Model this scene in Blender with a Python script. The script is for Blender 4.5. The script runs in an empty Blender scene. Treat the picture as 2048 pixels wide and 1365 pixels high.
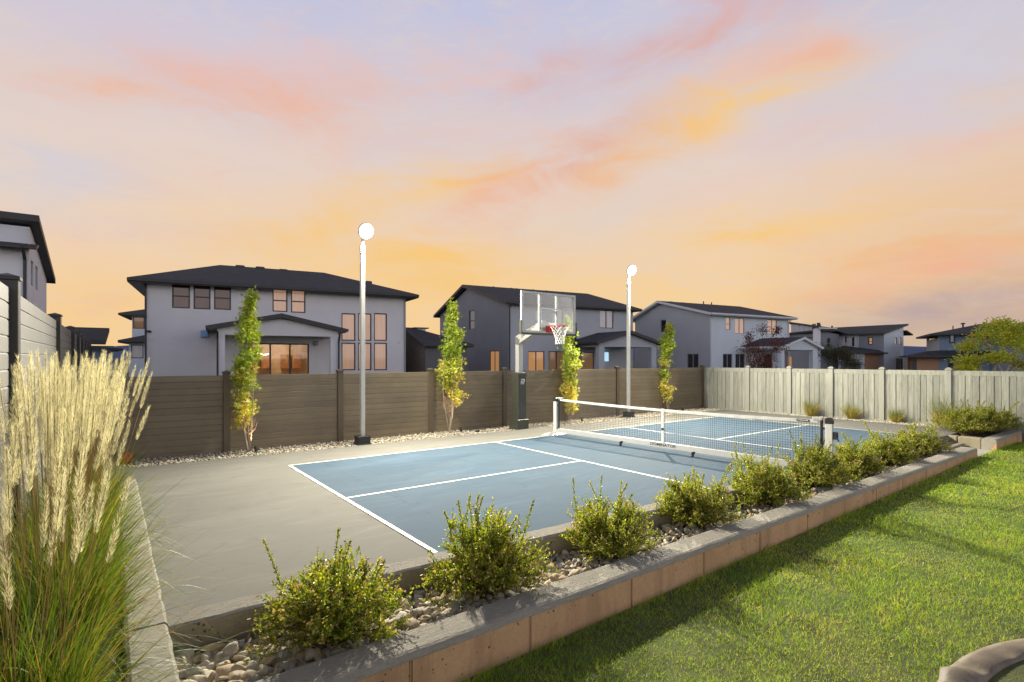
import bpy, math, random
import numpy as np
from mathutils import Vector, Matrix
S = bpy.context.scene
COL = S.collection
R = math.radians

# ------------------------------------------------------------------ camera
CX, CY, CZ, TH, F = -2.572, -4.123, 1.90, 0.927016, 1071.73      # TH: heading from +X (the court's long side)
cam = bpy.data.cameras.new('camera'); camo = bpy.data.objects.new('camera', cam); COL.objects.link(camo)
camo.location = (CX, CY, CZ); camo.rotation_euler = (R(90), 0, TH - R(90))
cam.sensor_width = 36; cam.lens = F / 2048 * 36; cam.shift_y = 35.2 / 2048
cam.clip_start = 0.05; cam.clip_end = 12000
S.camera = camo

# ------------------------------------------------------------------ view
S.view_settings.view_transform = 'Standard'
try: S.view_settings.look = 'None'
except Exception: pass
S.view_settings.exposure = 0.0; S.view_settings.gamma = 1.0
S.render.engine = 'CYCLES'
S.cycles.max_bounces = 8; S.cycles.transparent_max_bounces = 16
S.cycles.use_denoising = True
S.cycles.sample_clamp_indirect = 6

def lin(r, g, b, k=1.0):
    f = lambda c: ((c/255)/12.92 if c/255 <= .04045 else (((c/255)+.055)/1.055)**2.4)
    return (f(r)*k, f(g)*k, f(b)*k, 1.0)

class NT:
    """small helper to write node trees"""
    def __init__(s, nt): s.nt = nt; s.n = nt.nodes; s.l = nt.links
    def node(s, t, **kw):
        nd = s.n.new(t)
        for k, v in kw.items(): setattr(nd, k, v)
        return nd
    def put(s, sock, v):
        if hasattr(v, 'is_output') or isinstance(v, bpy.types.NodeSocket): s.l.new(v, sock)
        else: sock.default_value = v
    def math(s, op, a, b=None, c=None, clamp=False):
        nd = s.node('ShaderNodeMath', operation=op, use_clamp=clamp)
        s.put(nd.inputs[0], a)
        if b is not None: s.put(nd.inputs[1], b)
        if c is not None: s.put(nd.inputs[2], c)
        return nd.outputs[0]
    def mix(s, f, a, b, typ='MIX'):
        nd = s.node('ShaderNodeMix', data_type='RGBA', blend_type=typ)
        s.put(nd.inputs[0], f); s.put(nd.inputs[6], a); s.put(nd.inputs[7], b)
        return nd.outputs[2]
    def ramp(s, f, stops, interp='LINEAR'):
        nd = s.node('ShaderNodeValToRGB'); cr = nd.color_ramp; cr.interpolation = interp
        while len(cr.elements) < len(stops): cr.elements.new(0.5)
        for e, (p, c) in zip(cr.elements, stops):
            e.position = p; e.color = c if len(c) == 4 else (*c, 1)
        s.put(nd.inputs[0], f)
        return nd.outputs[0]
    def noise(s, vec, scale, detail=4, rough=.55, dist=0.0):
        nd = s.node('ShaderNodeTexNoise'); nd.inputs['Scale'].default_value = scale
        nd.inputs['Detail'].default_value = detail; nd.inputs['Roughness'].default_value = rough
        nd.inputs['Distortion'].default_value = dist
        if vec is not None: s.l.new(vec, nd.inputs['Vector'])
        return nd.outputs['Fac']
    def mapv(s, vec, scale=(1, 1, 1), rot=(0, 0, 0), loc=(0, 0, 0)):
        nd = s.node('ShaderNodeMapping'); nd.inputs['Scale'].default_value = scale
        nd.inputs['Rotation'].default_value = rot; nd.inputs['Location'].default_value = loc
        s.l.new(vec, nd.inputs['Vector']); return nd.outputs[0]

# ------------------------------------------------------------------ world: dusk sky with lit cloud streaks, described by azimuth and elevation
W = bpy.data.worlds.new('World'); S.world = W; W.use_nodes = True
w = NT(W.node_tree); w.n.clear()
out = w.node('ShaderNodeOutputWorld'); bg = w.node('ShaderNodeBackground'); w.l.new(bg.outputs[0], out.inputs[0])
tc = w.node('ShaderNodeTexCoord'); sp = w.node('ShaderNodeSeparateXYZ'); w.l.new(tc.outputs['Generated'], sp.inputs[0])
dx, dy, dz = sp.outputs
el = w.math('MULTIPLY', w.math('ARCSINE', dz), 180/math.pi)
azr = w.math('ARCTAN2', dy, dx)
# degrees to the right of the heading the sunset lies in; wraps to -180..180
az = w.math('MULTIPLY', w.math('WRAP', w.math('SUBTRACT', TH, azr), math.pi, -math.pi), 180/math.pi)
cmb = w.node('ShaderNodeCombineXYZ'); w.l.new(az, cmb.inputs[0]); w.l.new(el, cmb.inputs[1])
P = cmb.outputs[0]
n1 = w.noise(w.mapv(P, (.035, .10, 1)), 1.0, 5, .6, .6)
n2 = w.noise(w.mapv(P, (.022, .13, 1), (0, 0, R(-14)), (7, 3, 0)), 1.0, 7, .62, .9)
n3 = w.noise(w.mapv(P, (.085, .24, 1), (0, 0, R(-14)), (1, 9, 0)), 1.0, 9, .62, .9)
n2b = w.noise(w.mapv(P, (.07, .16, 1), (0, 0, R(-14)), (17, 3, 0)), 1.0, 6, .6, .8)
elw = w.math('ADD', el, w.math('MULTIPLY', w.math('SUBTRACT', n1, .5), 12.0))
f = w.math('DIVIDE', elw, 60.0, clamp=True)
front = w.ramp(f, [(0.0, lin(248, 206, 146)), (.09, lin(246, 209, 154)), (.18, lin(240, 210, 177)), (.30, lin(229, 209, 199)),
                   (.42, lin(213, 203, 211)), (.57, lin(194, 196, 222)), (.72, lin(120, 126, 160)), (1.0, lin(84, 92, 130))])
right = w.ramp(f, [(0.0, lin(178, 168, 165)), (.06, lin(203, 176, 158)), (.13, lin(233, 192, 150)), (.26, lin(232, 200, 172)),
                   (.42, lin(210, 200, 208)), (.55, lin(190, 194, 216)), (.72, lin(120, 126, 160)), (1.0, lin(84, 92, 130))])
back = w.ramp(f, [(0.0, lin(214, 206, 204)), (.12, lin(220, 212, 212)), (.32, lin(204, 208, 220)), (.6, lin(120, 128, 160)), (1.0, lin(84, 92, 130))])
fr = w.math('MULTIPLY', w.math('SUBTRACT', az, 22.0), 1/22.0, clamp=True)
sky = w.mix(fr, front, right)
# cloud streaks: soft ellipses in (azimuth, elevation), torn by noise
def streak(sky, u, v, half_u, half_v, tilt, col, amt):
    """centre / half sizes given as degrees: (u right of heading, v above horizon)"""
    a = w.math('ADD', w.math('SUBTRACT', az, u), w.math('MULTIPLY', w.math('SUBTRACT', n1, .5), 7))
    b = w.math('ADD', w.math('SUBTRACT', el, v), w.math('MULTIPLY', w.math('SUBTRACT', n2b, .5), 6))
    c, s_ = math.cos(R(tilt)), math.sin(R(tilt))
    p = w.math('DIVIDE', w.math('ADD', w.math('MULTIPLY', a, c), w.math('MULTIPLY', b, s_)), half_u)
    q = w.math('DIVIDE', w.math('SUBTRACT', w.math('MULTIPLY', b, c), w.math('MULTIPLY', a, s_)), half_v)
    r2 = w.math('ADD', w.math('MULTIPLY', p, p), w.math('MULTIPLY', q, q))
    g = w.math('EXPONENT', w.math('MULTIPLY', r2, -1.0))
    tex = w.math('ADD', w.math('MULTIPLY', n3, 2.8), -.80, clamp=True)
    return w.mix(w.math('MULTIPLY', w.math('MULTIPLY', g, tex), amt, clamp=True), sky, col)
PK, OR, MV, LG = lin(236, 192, 178), lin(242, 180, 122), lin(176, 160, 168), lin(224, 210, 198)
CO, GO, DP, BL, LV = lin(240, 181, 150), lin(248, 202, 124), lin(222, 172, 162), lin(204, 208, 224), lin(212, 202, 218)
def dirpx(u, v): return math.degrees(math.atan2(u-1024, 1072)), math.degrees(math.atan2(718-v, math.hypot(1072, u-1024)))
SKY_STREAKS = [(*dirpx(u_, v_), hu, hv, ti, c_, am) for u_, v_, hu, hv, ti, c_, am in [
 (210, 185, 5, 1.3, 2, CO, .85), (400, 175, 7, 1.8, -6, CO, .6), (560, 200, 7, 2.2, -8, CO, .85), (780, 200, 8, 2.6, 4, CO, .6), (600, 130, 12, 2.0, 4, PK, .4), (930, 130, 6, 2, 8, PK, .5),
 (60, 350, 7, 3.0, 6, BL, .7), (330, 60, 12, 3.0, 0, LV, .6), (1250, 30, 5, 2, 20, BL, .35), (1900, 130, 9, 5.0, 0, BL, .65), (1750, 250, 10, 2.5, 4, LV, .5), (1300, 170, 5, 1.6, 20, LG, .3),
 (840, 375, 9, 2.2, 10, GO, 1.0), (740, 415, 6, 1.8, 16, GO, .8), (960, 410, 6, 1.6, 28, CO, .95), (1080, 360, 6, 1.9, 34, CO, 1.0), (1010, 345, 5, 1.5, 12, OR, .7), (1180, 300, 6, 1.5, 26, DP, .9), (1300, 260, 6, 1.5, 20, DP, .7), (1370, 245, 8, 2.2, 20, GO, 1.0), (1510, 205, 8, 1.8, 8, GO, .95), (1240, 330, 7, 2.0, 24, OR, .8),
 (1120, 150, 6, 1.5, 16, DP, .7), (1290, 105, 7, 1.8, 24, DP, .75), (1420, 50, 7, 2.0, 24, DP, .8), (1600, 10, 6, 1.5, 10, DP, .4), (1630, 105, 5, 1.4, -8, CO, .7), (1500, 130, 4, 1.0, 10, PK, .5),
 (1210, 420, 7, 2.6, 10, LG, .7), (1150, 480, 9, 2.0, 0, LG, .35), (1530, 450, 10, 1.7, 3, GO, 1.0), (1640, 265, 6, 1.0, 5, PK, .5), (1950, 285, 5, .9, 2, PK, .6),
 (870, 505, 10, 1.6, 4, GO, .95), (600, 480, 11, 1.8, 4, GO, .7), (330, 465, 8, 1.2, 2, LV, .3), (900, 560, 14, 2.4, 0, GO, .9), (300, 590, 8, 2.0, 0, OR, .3),
 (1760, 520, 6, 1.0, 4, OR, .7), (1930, 515, 6, 1.0, 12, CO, .85), (1850, 545, 8, 1.0, 8, CO, .6), (1950, 600, 9, 1.6, 6, MV, .75), (1900, 640, 10, 1.6, 2, MV, .6), (1650, 600, 7, 1.2, 2, CO, .35)]]
n4 = w.noise(w.mapv(P, (.16, .55, 1), (0, 0, R(-12)), (4, 2, 0)), 1.0, 8, .66, 1.4)
sky = w.mix(w.math('MULTIPLY', w.ramp(n4, [(.48, (0, 0, 0, 1)), (.72, (1, 1, 1, 1))]), .38), sky, LG)
sky = w.mix(w.math('MULTIPLY', w.ramp(n3, [(.52, (0, 0, 0, 1)), (.75, (1, 1, 1, 1))]), .40), sky, PK)
for st in SKY_STREAKS: sky = streak(sky, *st)
bk = w.math('MULTIPLY', w.math('SUBTRACT', w.math('ABSOLUTE', az), 58.0), 1/45.0, clamp=True)
bk = w.math('SMOOTH_MIN', bk, 1.0, .2)
sky = w.mix(bk, sky, back)
w.put(bg.inputs[0], sky)
low = w.math('SUBTRACT', 1.0, w.math('DIVIDE', el, 42.0, clamp=True))      # unseen sky behind the camera boosted low down as added fill light
w.put(bg.inputs[1], w.math('ADD', 1.0, w.math('MULTIPLY', w.math('MULTIPLY', bk, low), 1.25)))

# ------------------------------------------------------------------ names, labels, mesh building
def tag(o, label=None, cat=None, group=None, kind=None):
    if label: o['label'] = label
    if cat: o['category'] = cat
    if group: o['group'] = group
    if kind: o['kind'] = kind
    return o
def thing(name, label, cat, loc=(0, 0, 0), rz=0.0, group=None, kind=None):
    o = bpy.data.objects.new(name, None); COL.objects.link(o); o.empty_display_size = .2
    o.location = loc; o.rotation_euler = (0, 0, rz)
    return tag(o, label, cat, group, kind)
def link(name, me, parent=None, loc=(0, 0, 0), rot=(0, 0, 0)):
    o = bpy.data.objects.new(name, me); COL.objects.link(o); o.parent = parent
    o.location = loc; o.rotation_euler = rot
    return o
class MB:
    def __init__(s): s.v = []; s.f = []; s.m = []
    def add(s, vs, fs, m=0):
        k = len(s.v); s.v += [tuple(p) for p in vs]; s.f += [tuple(i+k for i in f) for f in fs]; s.m += [m]*len(fs)
        return s
    def box(s, x0, x1, y0, y1, z0, z1, m=0, b=0.0):
        if b <= 0:
            return s.add([(x0, y0, z0), (x1, y0, z0), (x1, y1, z0), (x0, y1, z0), (x0, y0, z1), (x1, y0, z1), (x1, y1, z1), (x0, y1, z1)],
                  [(3, 2, 1, 0), (4, 5, 6, 7), (0, 1, 5, 4), (1, 2, 6, 5), (2, 3, 7, 6), (3, 0, 4, 7)], m)
        # chamfered along top and the four vertical edges
        def ring(i, z): return [(x0+i+b, y0+i, z), (x1-i-b, y0+i, z), (x1-i, y0+i+b, z), (x1-i, y1-i-b, z), (x1-i-b, y1-i, z), (x0+i+b, y1-i, z), (x0+i, y1-i-b, z), (x0+i, y0+i+b, z)]
        vs = ring(0, z0)+ring(0, z1-b)+ring(b, z1); fs = [tuple(range(7, -1, -1)), tuple(range(16, 24))]
        for r_ in (0, 8):
            for i in range(8): j = (i+1) % 8; fs.append((r_+i, r_+j, r_+8+j, r_+8+i))
        return s.add(vs, fs, m)
    def tube(s, pts, rad, n=10, m=0, cap=True):
        pts = [Vector(p) for p in pts]; rads = rad if isinstance(rad, (list, tuple)) else [rad]*len(pts)
        k = len(s.v); up = Vector((0, 0, 1)); prev = None
        for i, p in enumerate(pts):
            t = (pts[min(i+1, len(pts)-1)]-pts[max(i-1, 0)]).normalized()
            if prev is None:
                a = t.cross(up); a = a if a.length > .05 else t.cross(Vector((1, 0, 0)))
            else: a = prev-t*prev.dot(t)
            a.normalize(); prev = a; b = t.cross(a)
            for j in range(n):
                an = 2*math.pi*j/n; s.v.append(tuple(p+(a*math.cos(an)+b*math.sin(an))*rads[i]))
        for i in range(len(pts)-1):
            for j in range(n):
                j2 = (j+1) % n; s.f.append((k+i*n+j, k+i*n+j2, k+(i+1)*n+j2, k+(i+1)*n+j)); s.m.append(m)
        if cap:
            s.f.append(tuple(k+j for j in range(n-1, -1, -1))); s.m.append(m)
            e = k+(len(pts)-1)*n; s.f.append(tuple(e+j for j in range(n))); s.m.append(m)
        return s
    def bar(s, p, q, w_, h_, m=0, up=(0, 0, 1)):
        p, q = Vector(p), Vector(q); t = (q-p).normalized(); a = t.cross(Vector(up))
        if a.length < .02: a = t.cross(Vector((0, 1, 0)))
        a.normalize(); b = a.cross(t); a *= w_/2; b *= h_/2
        return s.add([p-a-b, p+a-b, p+a+b, p-a+b, q-a-b, q+a-b, q+a+b, q-a+b],
                     [(0, 1, 2, 3), (7, 6, 5, 4), (0, 4, 5, 1), (1, 5, 6, 2), (2, 6, 7, 3), (3, 7, 4, 0)], m)
    def prism(s, poly, d, m=0):
        """poly: list of 3d points; d: extrusion vector"""
        n = len(poly); d = Vector(d); vs = [Vector(p) for p in poly]; vs += [p+d for p in vs]
        fs = [tuple(range(n-1, -1, -1)), tuple(range(n, 2*n))]+[(i, (i+1) % n, n+(i+1) % n, n+i) for i in range(n)]
        return s.add(vs, fs, m)
    def shell(s, pts, faces, th, m=0, m2=None):
        """roof: faces over pts, th thick downwards, closed at the open edges"""
        n = len(pts); vs = [tuple(p) for p in pts]+[(p[0], p[1], p[2]-th) for p in pts]
        m2 = m if m2 is None else m2
        s.add(vs, faces, m); k = len(s.v)-2*n
        cnt = {}
        for f_ in faces:
            for i in range(len(f_)):
                e = (f_[i], f_[(i+1) % len(f_)]); cnt[tuple(sorted(e))] = cnt.get(tuple(sorted(e)), [])+[e]
        for f_ in faces: s.f.append(tuple(k+n+i for i in reversed(f_))); s.m.append(m2)
        for e in cnt.values():
            if len(e) == 1:
                a, b = e[0]; s.f.append((k+b, k+a, k+n+a, k+n+b)); s.m.append(m2)
        return s
    def build(s, name, mats, parent=None, loc=(0, 0, 0), smooth=False, rot=(0, 0, 0)):
        me = bpy.data.meshes.new(name); me.from_pydata(s.v, [], s.f)
        mats = mats if isinstance(mats, (list, tuple)) else [mats]
        for x in mats: me.materials.append(x)
        if len(mats) > 1: me.polygons.foreach_set('material_index', s.m)
        if smooth: me.polygons.foreach_set('use_smooth', [True]*len(me.polygons))
        me.validate(); me.update()
        return link(name, me, parent, loc, rot)
def npmesh(name, V, Fc, mat, parent=None, loc=(0, 0, 0), smooth=False, midx=None):
    """V (n,3), Fc (m,k) arrays"""
    V = np.asarray(V, np.float32); Fc = np.asarray(Fc, np.int32); k = Fc.shape[1]
    me = bpy.data.meshes.new(name); me.vertices.add(len(V)); me.vertices.foreach_set('co', V.ravel())
    me.loops.add(Fc.size); me.loops.foreach_set('vertex_index', Fc.ravel())
    me.polygons.add(len(Fc)); me.polygons.foreach_set('loop_start', np.arange(0, Fc.size, k, dtype=np.int32))
    if smooth: me.polygons.foreach_set('use_smooth', np.ones(len(Fc), bool))
    for x in (mat if isinstance(mat, (list, tuple)) else [mat]): me.materials.append(x)
    if midx is not None: me.polygons.foreach_set('material_index', np.asarray(midx, np.int32))
    me.update(calc_edges=True)
    return link(name, me, parent, loc)

# ------------------------------------------------------------------ materials
def mat(name, col, rough=.6, metal=0.0, bump=None, var=None, spec=None, emit=None, coat=0.0):
    """bump=(scale, strength, detail, stretch); var=(scale, amount, stretch)"""
    m = bpy.data.materials.new(name); m.use_nodes = True; t = NT(m.node_tree)
    bs = t.n['Principled BSDF']; bs.inputs['Roughness'].default_value = rough; bs.inputs['Metallic'].default_value = metal
    if spec is not None: bs.inputs['Specular IOR Level'].default_value = spec
    if coat: bs.inputs['Coat Weight'].default_value = coat; bs.inputs['Coat Roughness'].default_value = .1
    g = t.node('ShaderNodeTexCoord').outputs['Object']
    c = tuple(col[:3])+(1,)
    if var:
        st = var[2] if len(var) > 2 else (1, 1, 1)
        n = t.noise(t.mapv(g, st), var[0], 6, .6, .3)
        lo = tuple(x*(1-var[1]) for x in c[:3])+(1,); hi = tuple(min(1, x*(1+var[1])) for x in c[:3])+(1,)
        t.put(bs.inputs['Base Color'], t.ramp(n, [(.3, lo), (.7, hi)]))
    else: bs.inputs['Base Color'].default_value = c
    if bump:
        st = bump[3] if len(bump) > 3 else (1, 1, 1)
        n = t.noise(t.mapv(g, st), bump[0], bump[2] if len(bump) > 2 else 5, .6)
        b = t.node('ShaderNodeBump'); b.inputs['Strength'].default_value = bump[1]; b.inputs['Distance'].default_value = .02
        t.l.new(n, b.inputs['Height']); t.l.new(b.outputs[0], bs.inputs['Normal'])
    if emit: bs.inputs['Emission Color'].default_value = tuple(emit[:3])+(1,); bs.inputs['Emission Strength'].default_value = emit[3]
    return m

def concrete(name, col, col2, brushed=None, pits=0.0, bumps=.5, streaks=0.0, scale=1.0):
    m = bpy.data.materials.new(name); m.use_nodes = True; t = NT(m.node_tree); bs = t.n['Principled BSDF']
    bs.inputs['Roughness'].default_value = .85; bs.inputs['Specular IOR Level'].default_value = .3
    g = t.node('ShaderNodeNewGeometry').outputs['Position']
    a = t.noise(g, 1.3*scale, 6, .62, .5); b = t.noise(g, 38*scale, 6, .7)
    c = t.mix(t.ramp(a, [(.32, (0, 0, 0, 1)), (.68, (1, 1, 1, 1))]), col, col2)
    c = t.mix(t.math('MULTIPLY', t.ramp(b, [(.35, (1, 1, 1, 1)), (.6, (0, 0, 0, 1))]), .28), c, tuple(x*.6 for x in col[:3])+(1,))
    h = t.math('MULTIPLY', b, .6)
    if brushed:
        s_ = t.noise(t.mapv(g, brushed), 1.0, 5, .7)
        c = t.mix(t.math('MULTIPLY', t.ramp(s_, [(.38, (1, 1, 1, 1)), (.62, (0, 0, 0, 1))]), .35), c, tuple(x*.55 for x in col[:3])+(1,))
        h = t.math('ADD', h, t.math('MULTIPLY', s_, 1.2))
    if streaks:
        s_ = t.noise(t.mapv(g, (3.0, 3.0, .5)), 1.0, 6, .7, .4)
        c = t.mix(t.math('MULTIPLY', t.ramp(s_, [(.5, (0, 0, 0, 1)), (.72, (1, 1, 1, 1))]), streaks), c, tuple(x*.5 for x in col2[:3])+(1,))
    if pits:
        vo = t.node('ShaderNodeTexVoronoi'); vo.inputs['Scale'].default_value = 26; t.l.new(g, vo.inputs['Vector'])
        big = t.noise(g, 5.0, 3)
        p = t.math('LESS_THAN', vo.outputs['Distance'], t.math('MULTIPLY', t.math('SUBTRACT', big, .46, clamp=True), 1.6))
        c = t.mix(t.math('MULTIPLY', p, pits), c, tuple(x*.22 for x in col[:3])+(1,)); h = t.math('SUBTRACT', h, t.math('MULTIPLY', p, 1.5))
    t.put(bs.inputs['Base Color'], c)
    bp = t.node('ShaderNodeBump'); bp.inputs['Strength'].default_value = bumps; bp.inputs['Distance'].default_value = .012
    t.l.new(h, bp.inputs['Height']); t.l.new(bp.outputs[0], bs.inputs['Normal'])
    return m

def leafmat(name, cols, rough=.45, trans=.4, noise_scale=None):
    """colour varies from leaf to leaf (Random Per Island)"""
    m = bpy.data.materials.new(name); m.use_nodes = True; t = NT(m.node_tree); t.n.clear()
    o = t.node('ShaderNodeOutputMaterial'); bs = t.node('ShaderNodeBsdfPrincipled'); tr = t.node('ShaderNodeBsdfTranslucent'); mx = t.node('ShaderNodeMixShader')
    ge = t.node('ShaderNodeNewGeometry')
    k = len(cols); c = t.ramp(ge.outputs['Random Per Island'], [((i+.0)/k, c_) for i, c_ in enumerate(cols)], 'CONSTANT')
    n = t.noise(t.node('ShaderNodeTexCoord').outputs['Object'], noise_scale or 6.0, 3)
    c = t.mix(1.0, c, t.ramp(n, [(.3, (.72, .72, .72, 1)), (.7, (1.25, 1.25, 1.25, 1))]), 'MULTIPLY')
    bs.inputs['Roughness'].default_value = rough; t.put(bs.inputs['Base Color'], c)
    t.put(tr.inputs[0], t.mix(1.0, c, (1.25, 1.2, .7, 1), 'MULTIPLY'))
    mx.inputs[0].default_value = trans
    t.l.new(bs.outputs[0], mx.inputs[1]); t.l.new(tr.outputs[0], mx.inputs[2]); t.l.new(mx.outputs[0], o.inputs[0])
    return m
# ------------------------------------------------------------------ shared materials
M = {}
M['slab'] = None
def slab_material(name, base, base2, joints=True):
    m = bpy.data.materials.new(name); m.use_nodes = True; t = NT(m.node_tree); bs = t.n['Principled BSDF']
    g = t.node('ShaderNodeNewGeometry').outputs['Position']
    a = t.noise(t.mapv(g, (.5, .9, 1), (0, 0, .5)), 1.0, 6, .6, 1.0); b = t.noise(g, 60, 5, .7)
    sw = t.noise(t.mapv(g, (.35, 1.6, 1), (0, 0, -.35)), 1.4, 7, .65, 2.2)
    c = t.mix(t.ramp(a, [(.3, (0, 0, 0, 1)), (.7, (1, 1, 1, 1))]), base, base2)
    c = t.mix(t.math('MULTIPLY', t.ramp(sw, [(.5, (0, 0, 0, 1)), (.75, (1, 1, 1, 1))]), .38), c, tuple(min(1, x*1.6+.02) for x in base[:3])+(1,))
    st = t.noise(g, 2.7, 8, .75, .3)
    c = t.mix(t.math('MULTIPLY', t.ramp(st, [(.28, (1, 1, 1, 1)), (.44, (0, 0, 0, 1))]), .45), c, tuple(x*.6 for x in base[:3])+(1,))
    c = t.mix(t.math('MULTIPLY', t.ramp(b, [(.3, (1, 1, 1, 1)), (.55, (0, 0, 0, 1))]), .15), c, tuple(x*.6 for x in base[:3])+(1,))
    h = t.math('MULTIPLY', b, .5)
    if joints:   # saw-cut control joints
        s = t.node('ShaderNodeSeparateXYZ'); t.l.new(g, s.inputs[0])
        for ax, per, off in ((0, 3.66, .55), (1, 2.44, 1.77)):
            d = t.math('ABSOLUTE', t.math('SUBTRACT', t.math('WRAP', t.math('SUBTRACT', s.outputs[ax], off), per/2, -per/2), 0.0))
            k = t.math('LESS_THAN', d, .0045)
            c = t.mix(t.math('MULTIPLY', k, .32), c, (.03, .03, .03, 1)); h = t.math('SUBTRACT', h, t.math('MULTIPLY', k, 2.0))
    t.put(bs.inputs['Base Color'], c)
    t.put(bs.inputs['Roughness'], t.math('ADD', t.math('MULTIPLY', a, .15), .8)); bs.inputs['Specular IOR Level'].default_value = .12
    bp = t.node('ShaderNodeBump'); bp.inputs['Strength'].default_value = .15; bp.inputs['Distance'].default_value = .004
    t.l.new(h, bp.inputs['Height']); t.l.new(bp.outputs[0], bs.inputs['Normal'])
    return m
M['slab'] = slab_material('troweled concrete', (.150, .146, .128, 1), (.172, .168, .148, 1))
M['blue'] = slab_material('blue court paint', (.054, .090, .130, 1), (.074, .106, .136, 1))
M['line'] = mat('white line paint', (.60, .59, .52), .6, var=(9, .08))
M['cap'] = concrete('broomed concrete top', (.32, .295, .235, 1), (.40, .37, .30, 1), brushed=(8, 90, 60), bumps=.9)
M['capx'] = concrete('broomed concrete top across', (.22, .20, .165, 1), (.28, .26, .215, 1), brushed=(8, 90, 60), bumps=.9)
M['face'] = concrete('form cast concrete painted warm lit', (.50, .305, .165, 1), (.58, .36, .205, 1), pits=.9, streaks=.8, bumps=.5)  # warm patio light is put into the colour of this wall face
M['curbface'] = concrete('form cast grey concrete', (.26, .225, .14, 1), (.31, .27, .18, 1), pits=.8, streaks=.5, bumps=.5)
M['soil'] = mat('dark soil', (.045, .035, .025), .95, bump=(30, 1, 6), var=(4, .4))
M['bark'] = mat('pale bark', (.34, .27, .2), .85, bump=(40, .6, 5, (1, 1, .2)), var=(14, .3, (1, 1, .2)))
M['barkpink'] = mat('smooth pinkish bark', (.42, .26, .2), .7, var=(14, .3, (1, 1, .2)))
M['barkdark'] = mat('dark bark', (.07, .05, .04), .85, var=(14, .3))
M['blackmetal'] = mat('black powder coat', (.018, .018, .02), .45, spec=.5)
M['rubber'] = mat('black rubber', (.012, .012, .012), .8)
M['alu'] = mat('brushed aluminium', (.62, .62, .60), .38, 1.0, bump=(80, .1, 3, (1, 1, .05)))
M['whitepaint'] = mat('white powder coat', (.56, .555, .52), .4, var=(3, .05))
M['silver'] = mat('silver paint', (.5, .5, .48), .42, .35, var=(5, .06))
M['netcord'] = mat('black net cord', (.012, .014, .02), .7)
M['tape'] = mat('white vinyl tape', (.54, .535, .51), .55, bump=(18, .5, 4))
M['ink'] = mat('black lettering', (.012, .012, .012), .5)
M['whiteink'] = mat('white lettering', (.8, .8, .8), .5)
M['red'] = mat('red rim paint', (.55, .03, .035), .38)
M['pad'] = mat('dark vinyl padding', (.048, .05, .038), .38, bump=(5, .9, 4, (1, 1, 2.2)), coat=.2)
def glassmat(name, tint=(.9, .93, .92), alpha=.25):
    m = bpy.data.materials.new(name); m.use_nodes = True; t = NT(m.node_tree); t.n.clear()
    o = t.node('ShaderNodeOutputMaterial'); g = t.node('ShaderNodeBsdfGlossy'); tr = t.node('ShaderNodeBsdfTransparent'); mx = t.node('ShaderNodeMixShader')
    fr = t.node('ShaderNodeFresnel'); fr.inputs[0].default_value = 1.45
    g.inputs['Roughness'].default_value = .02; tr.inputs[0].default_value = (*tint, 1)
    t.l.new(t.math('ADD', t.math('MULTIPLY', fr.outputs[0], .9), alpha*.1, clamp=True), mx.inputs[0])
    t.l.new(tr.outputs[0], mx.inputs[1]); t.l.new(g.outputs[0], mx.inputs[2]); t.l.new(mx.outputs[0], o.inputs[0])
    return m
M['clearglass'] = glassmat('clear glass')
M['board_glass'] = glassmat('tempered backboard glass', (.90, .93, .91), .5)

# ------------------------------------------------------------------ setting: ground, lawn, court
def flat(name, poly, z, m, kind='structure', th=0.0):
    b = MB()
    if th: b.prism([(x, y, z-th) for x, y in poly], (0, 0, th))
    else: b.add([(x, y, z) for x, y in poly], [tuple(range(len(poly)))])
    o = b.build(name, m); return tag(o, kind=kind)
gm = bpy.data.materials.new('dry ground'); gm.use_nodes = True; t_ = NT(gm.node_tree); gg = t_.node('ShaderNodeNewGeometry').outputs['Position']
t_.put(t_.n['Principled BSDF'].inputs['Base Color'], t_.ramp(t_.noise(gg, .02, 8, .6), [(.3, (.03, .04, .02, 1)), (.55, (.07, .065, .035, 1)), (.75, (.10, .085, .055, 1))]))
t_.n['Principled BSDF'].inputs['Roughness'].default_value = .95
G = 6000
flat('ground', [(-G, -G), (G, -G), (G, G), (-G, G)], -.62, gm)
flat('neighbour_yards', [(-60, 8.45), (120, 8.45), (120, 120), (-60, 120)], -.31, mat('yard grass', (.035, .05, .016), .95, var=(.6, .5), bump=(60, 1, 4)))
flat('neighbour_yard_east', [(16.25, -40), (120, -40), (120, 8.44), (16.25, 8.44)], -.312, mat('yard grass east', (.035, .05, .016), .95, var=(.6, .5)))

def lawn_z(x, y): return -.405+.011*np.clip(np.asarray(x, float), -3, 14)
lawnbase = mat('lawn thatch', (.10, .115, .03), .95, var=(3.0, .45), bump=(120, 1, 5))
lb = MB(); xs = np.linspace(-6, 16.2, 40)
for x in xs: lb.v += [(x, -.845, float(lawn_z(x, 0))), (x, -14, float(lawn_z(x, 0)))]
lb.f = [(2*i+1, 2*i+3, 2*i+2, 2*i) for i in range(39)]; lb.m = [0]*39
tag(lb.build('lawn', lawnbase), kind='structure')

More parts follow.
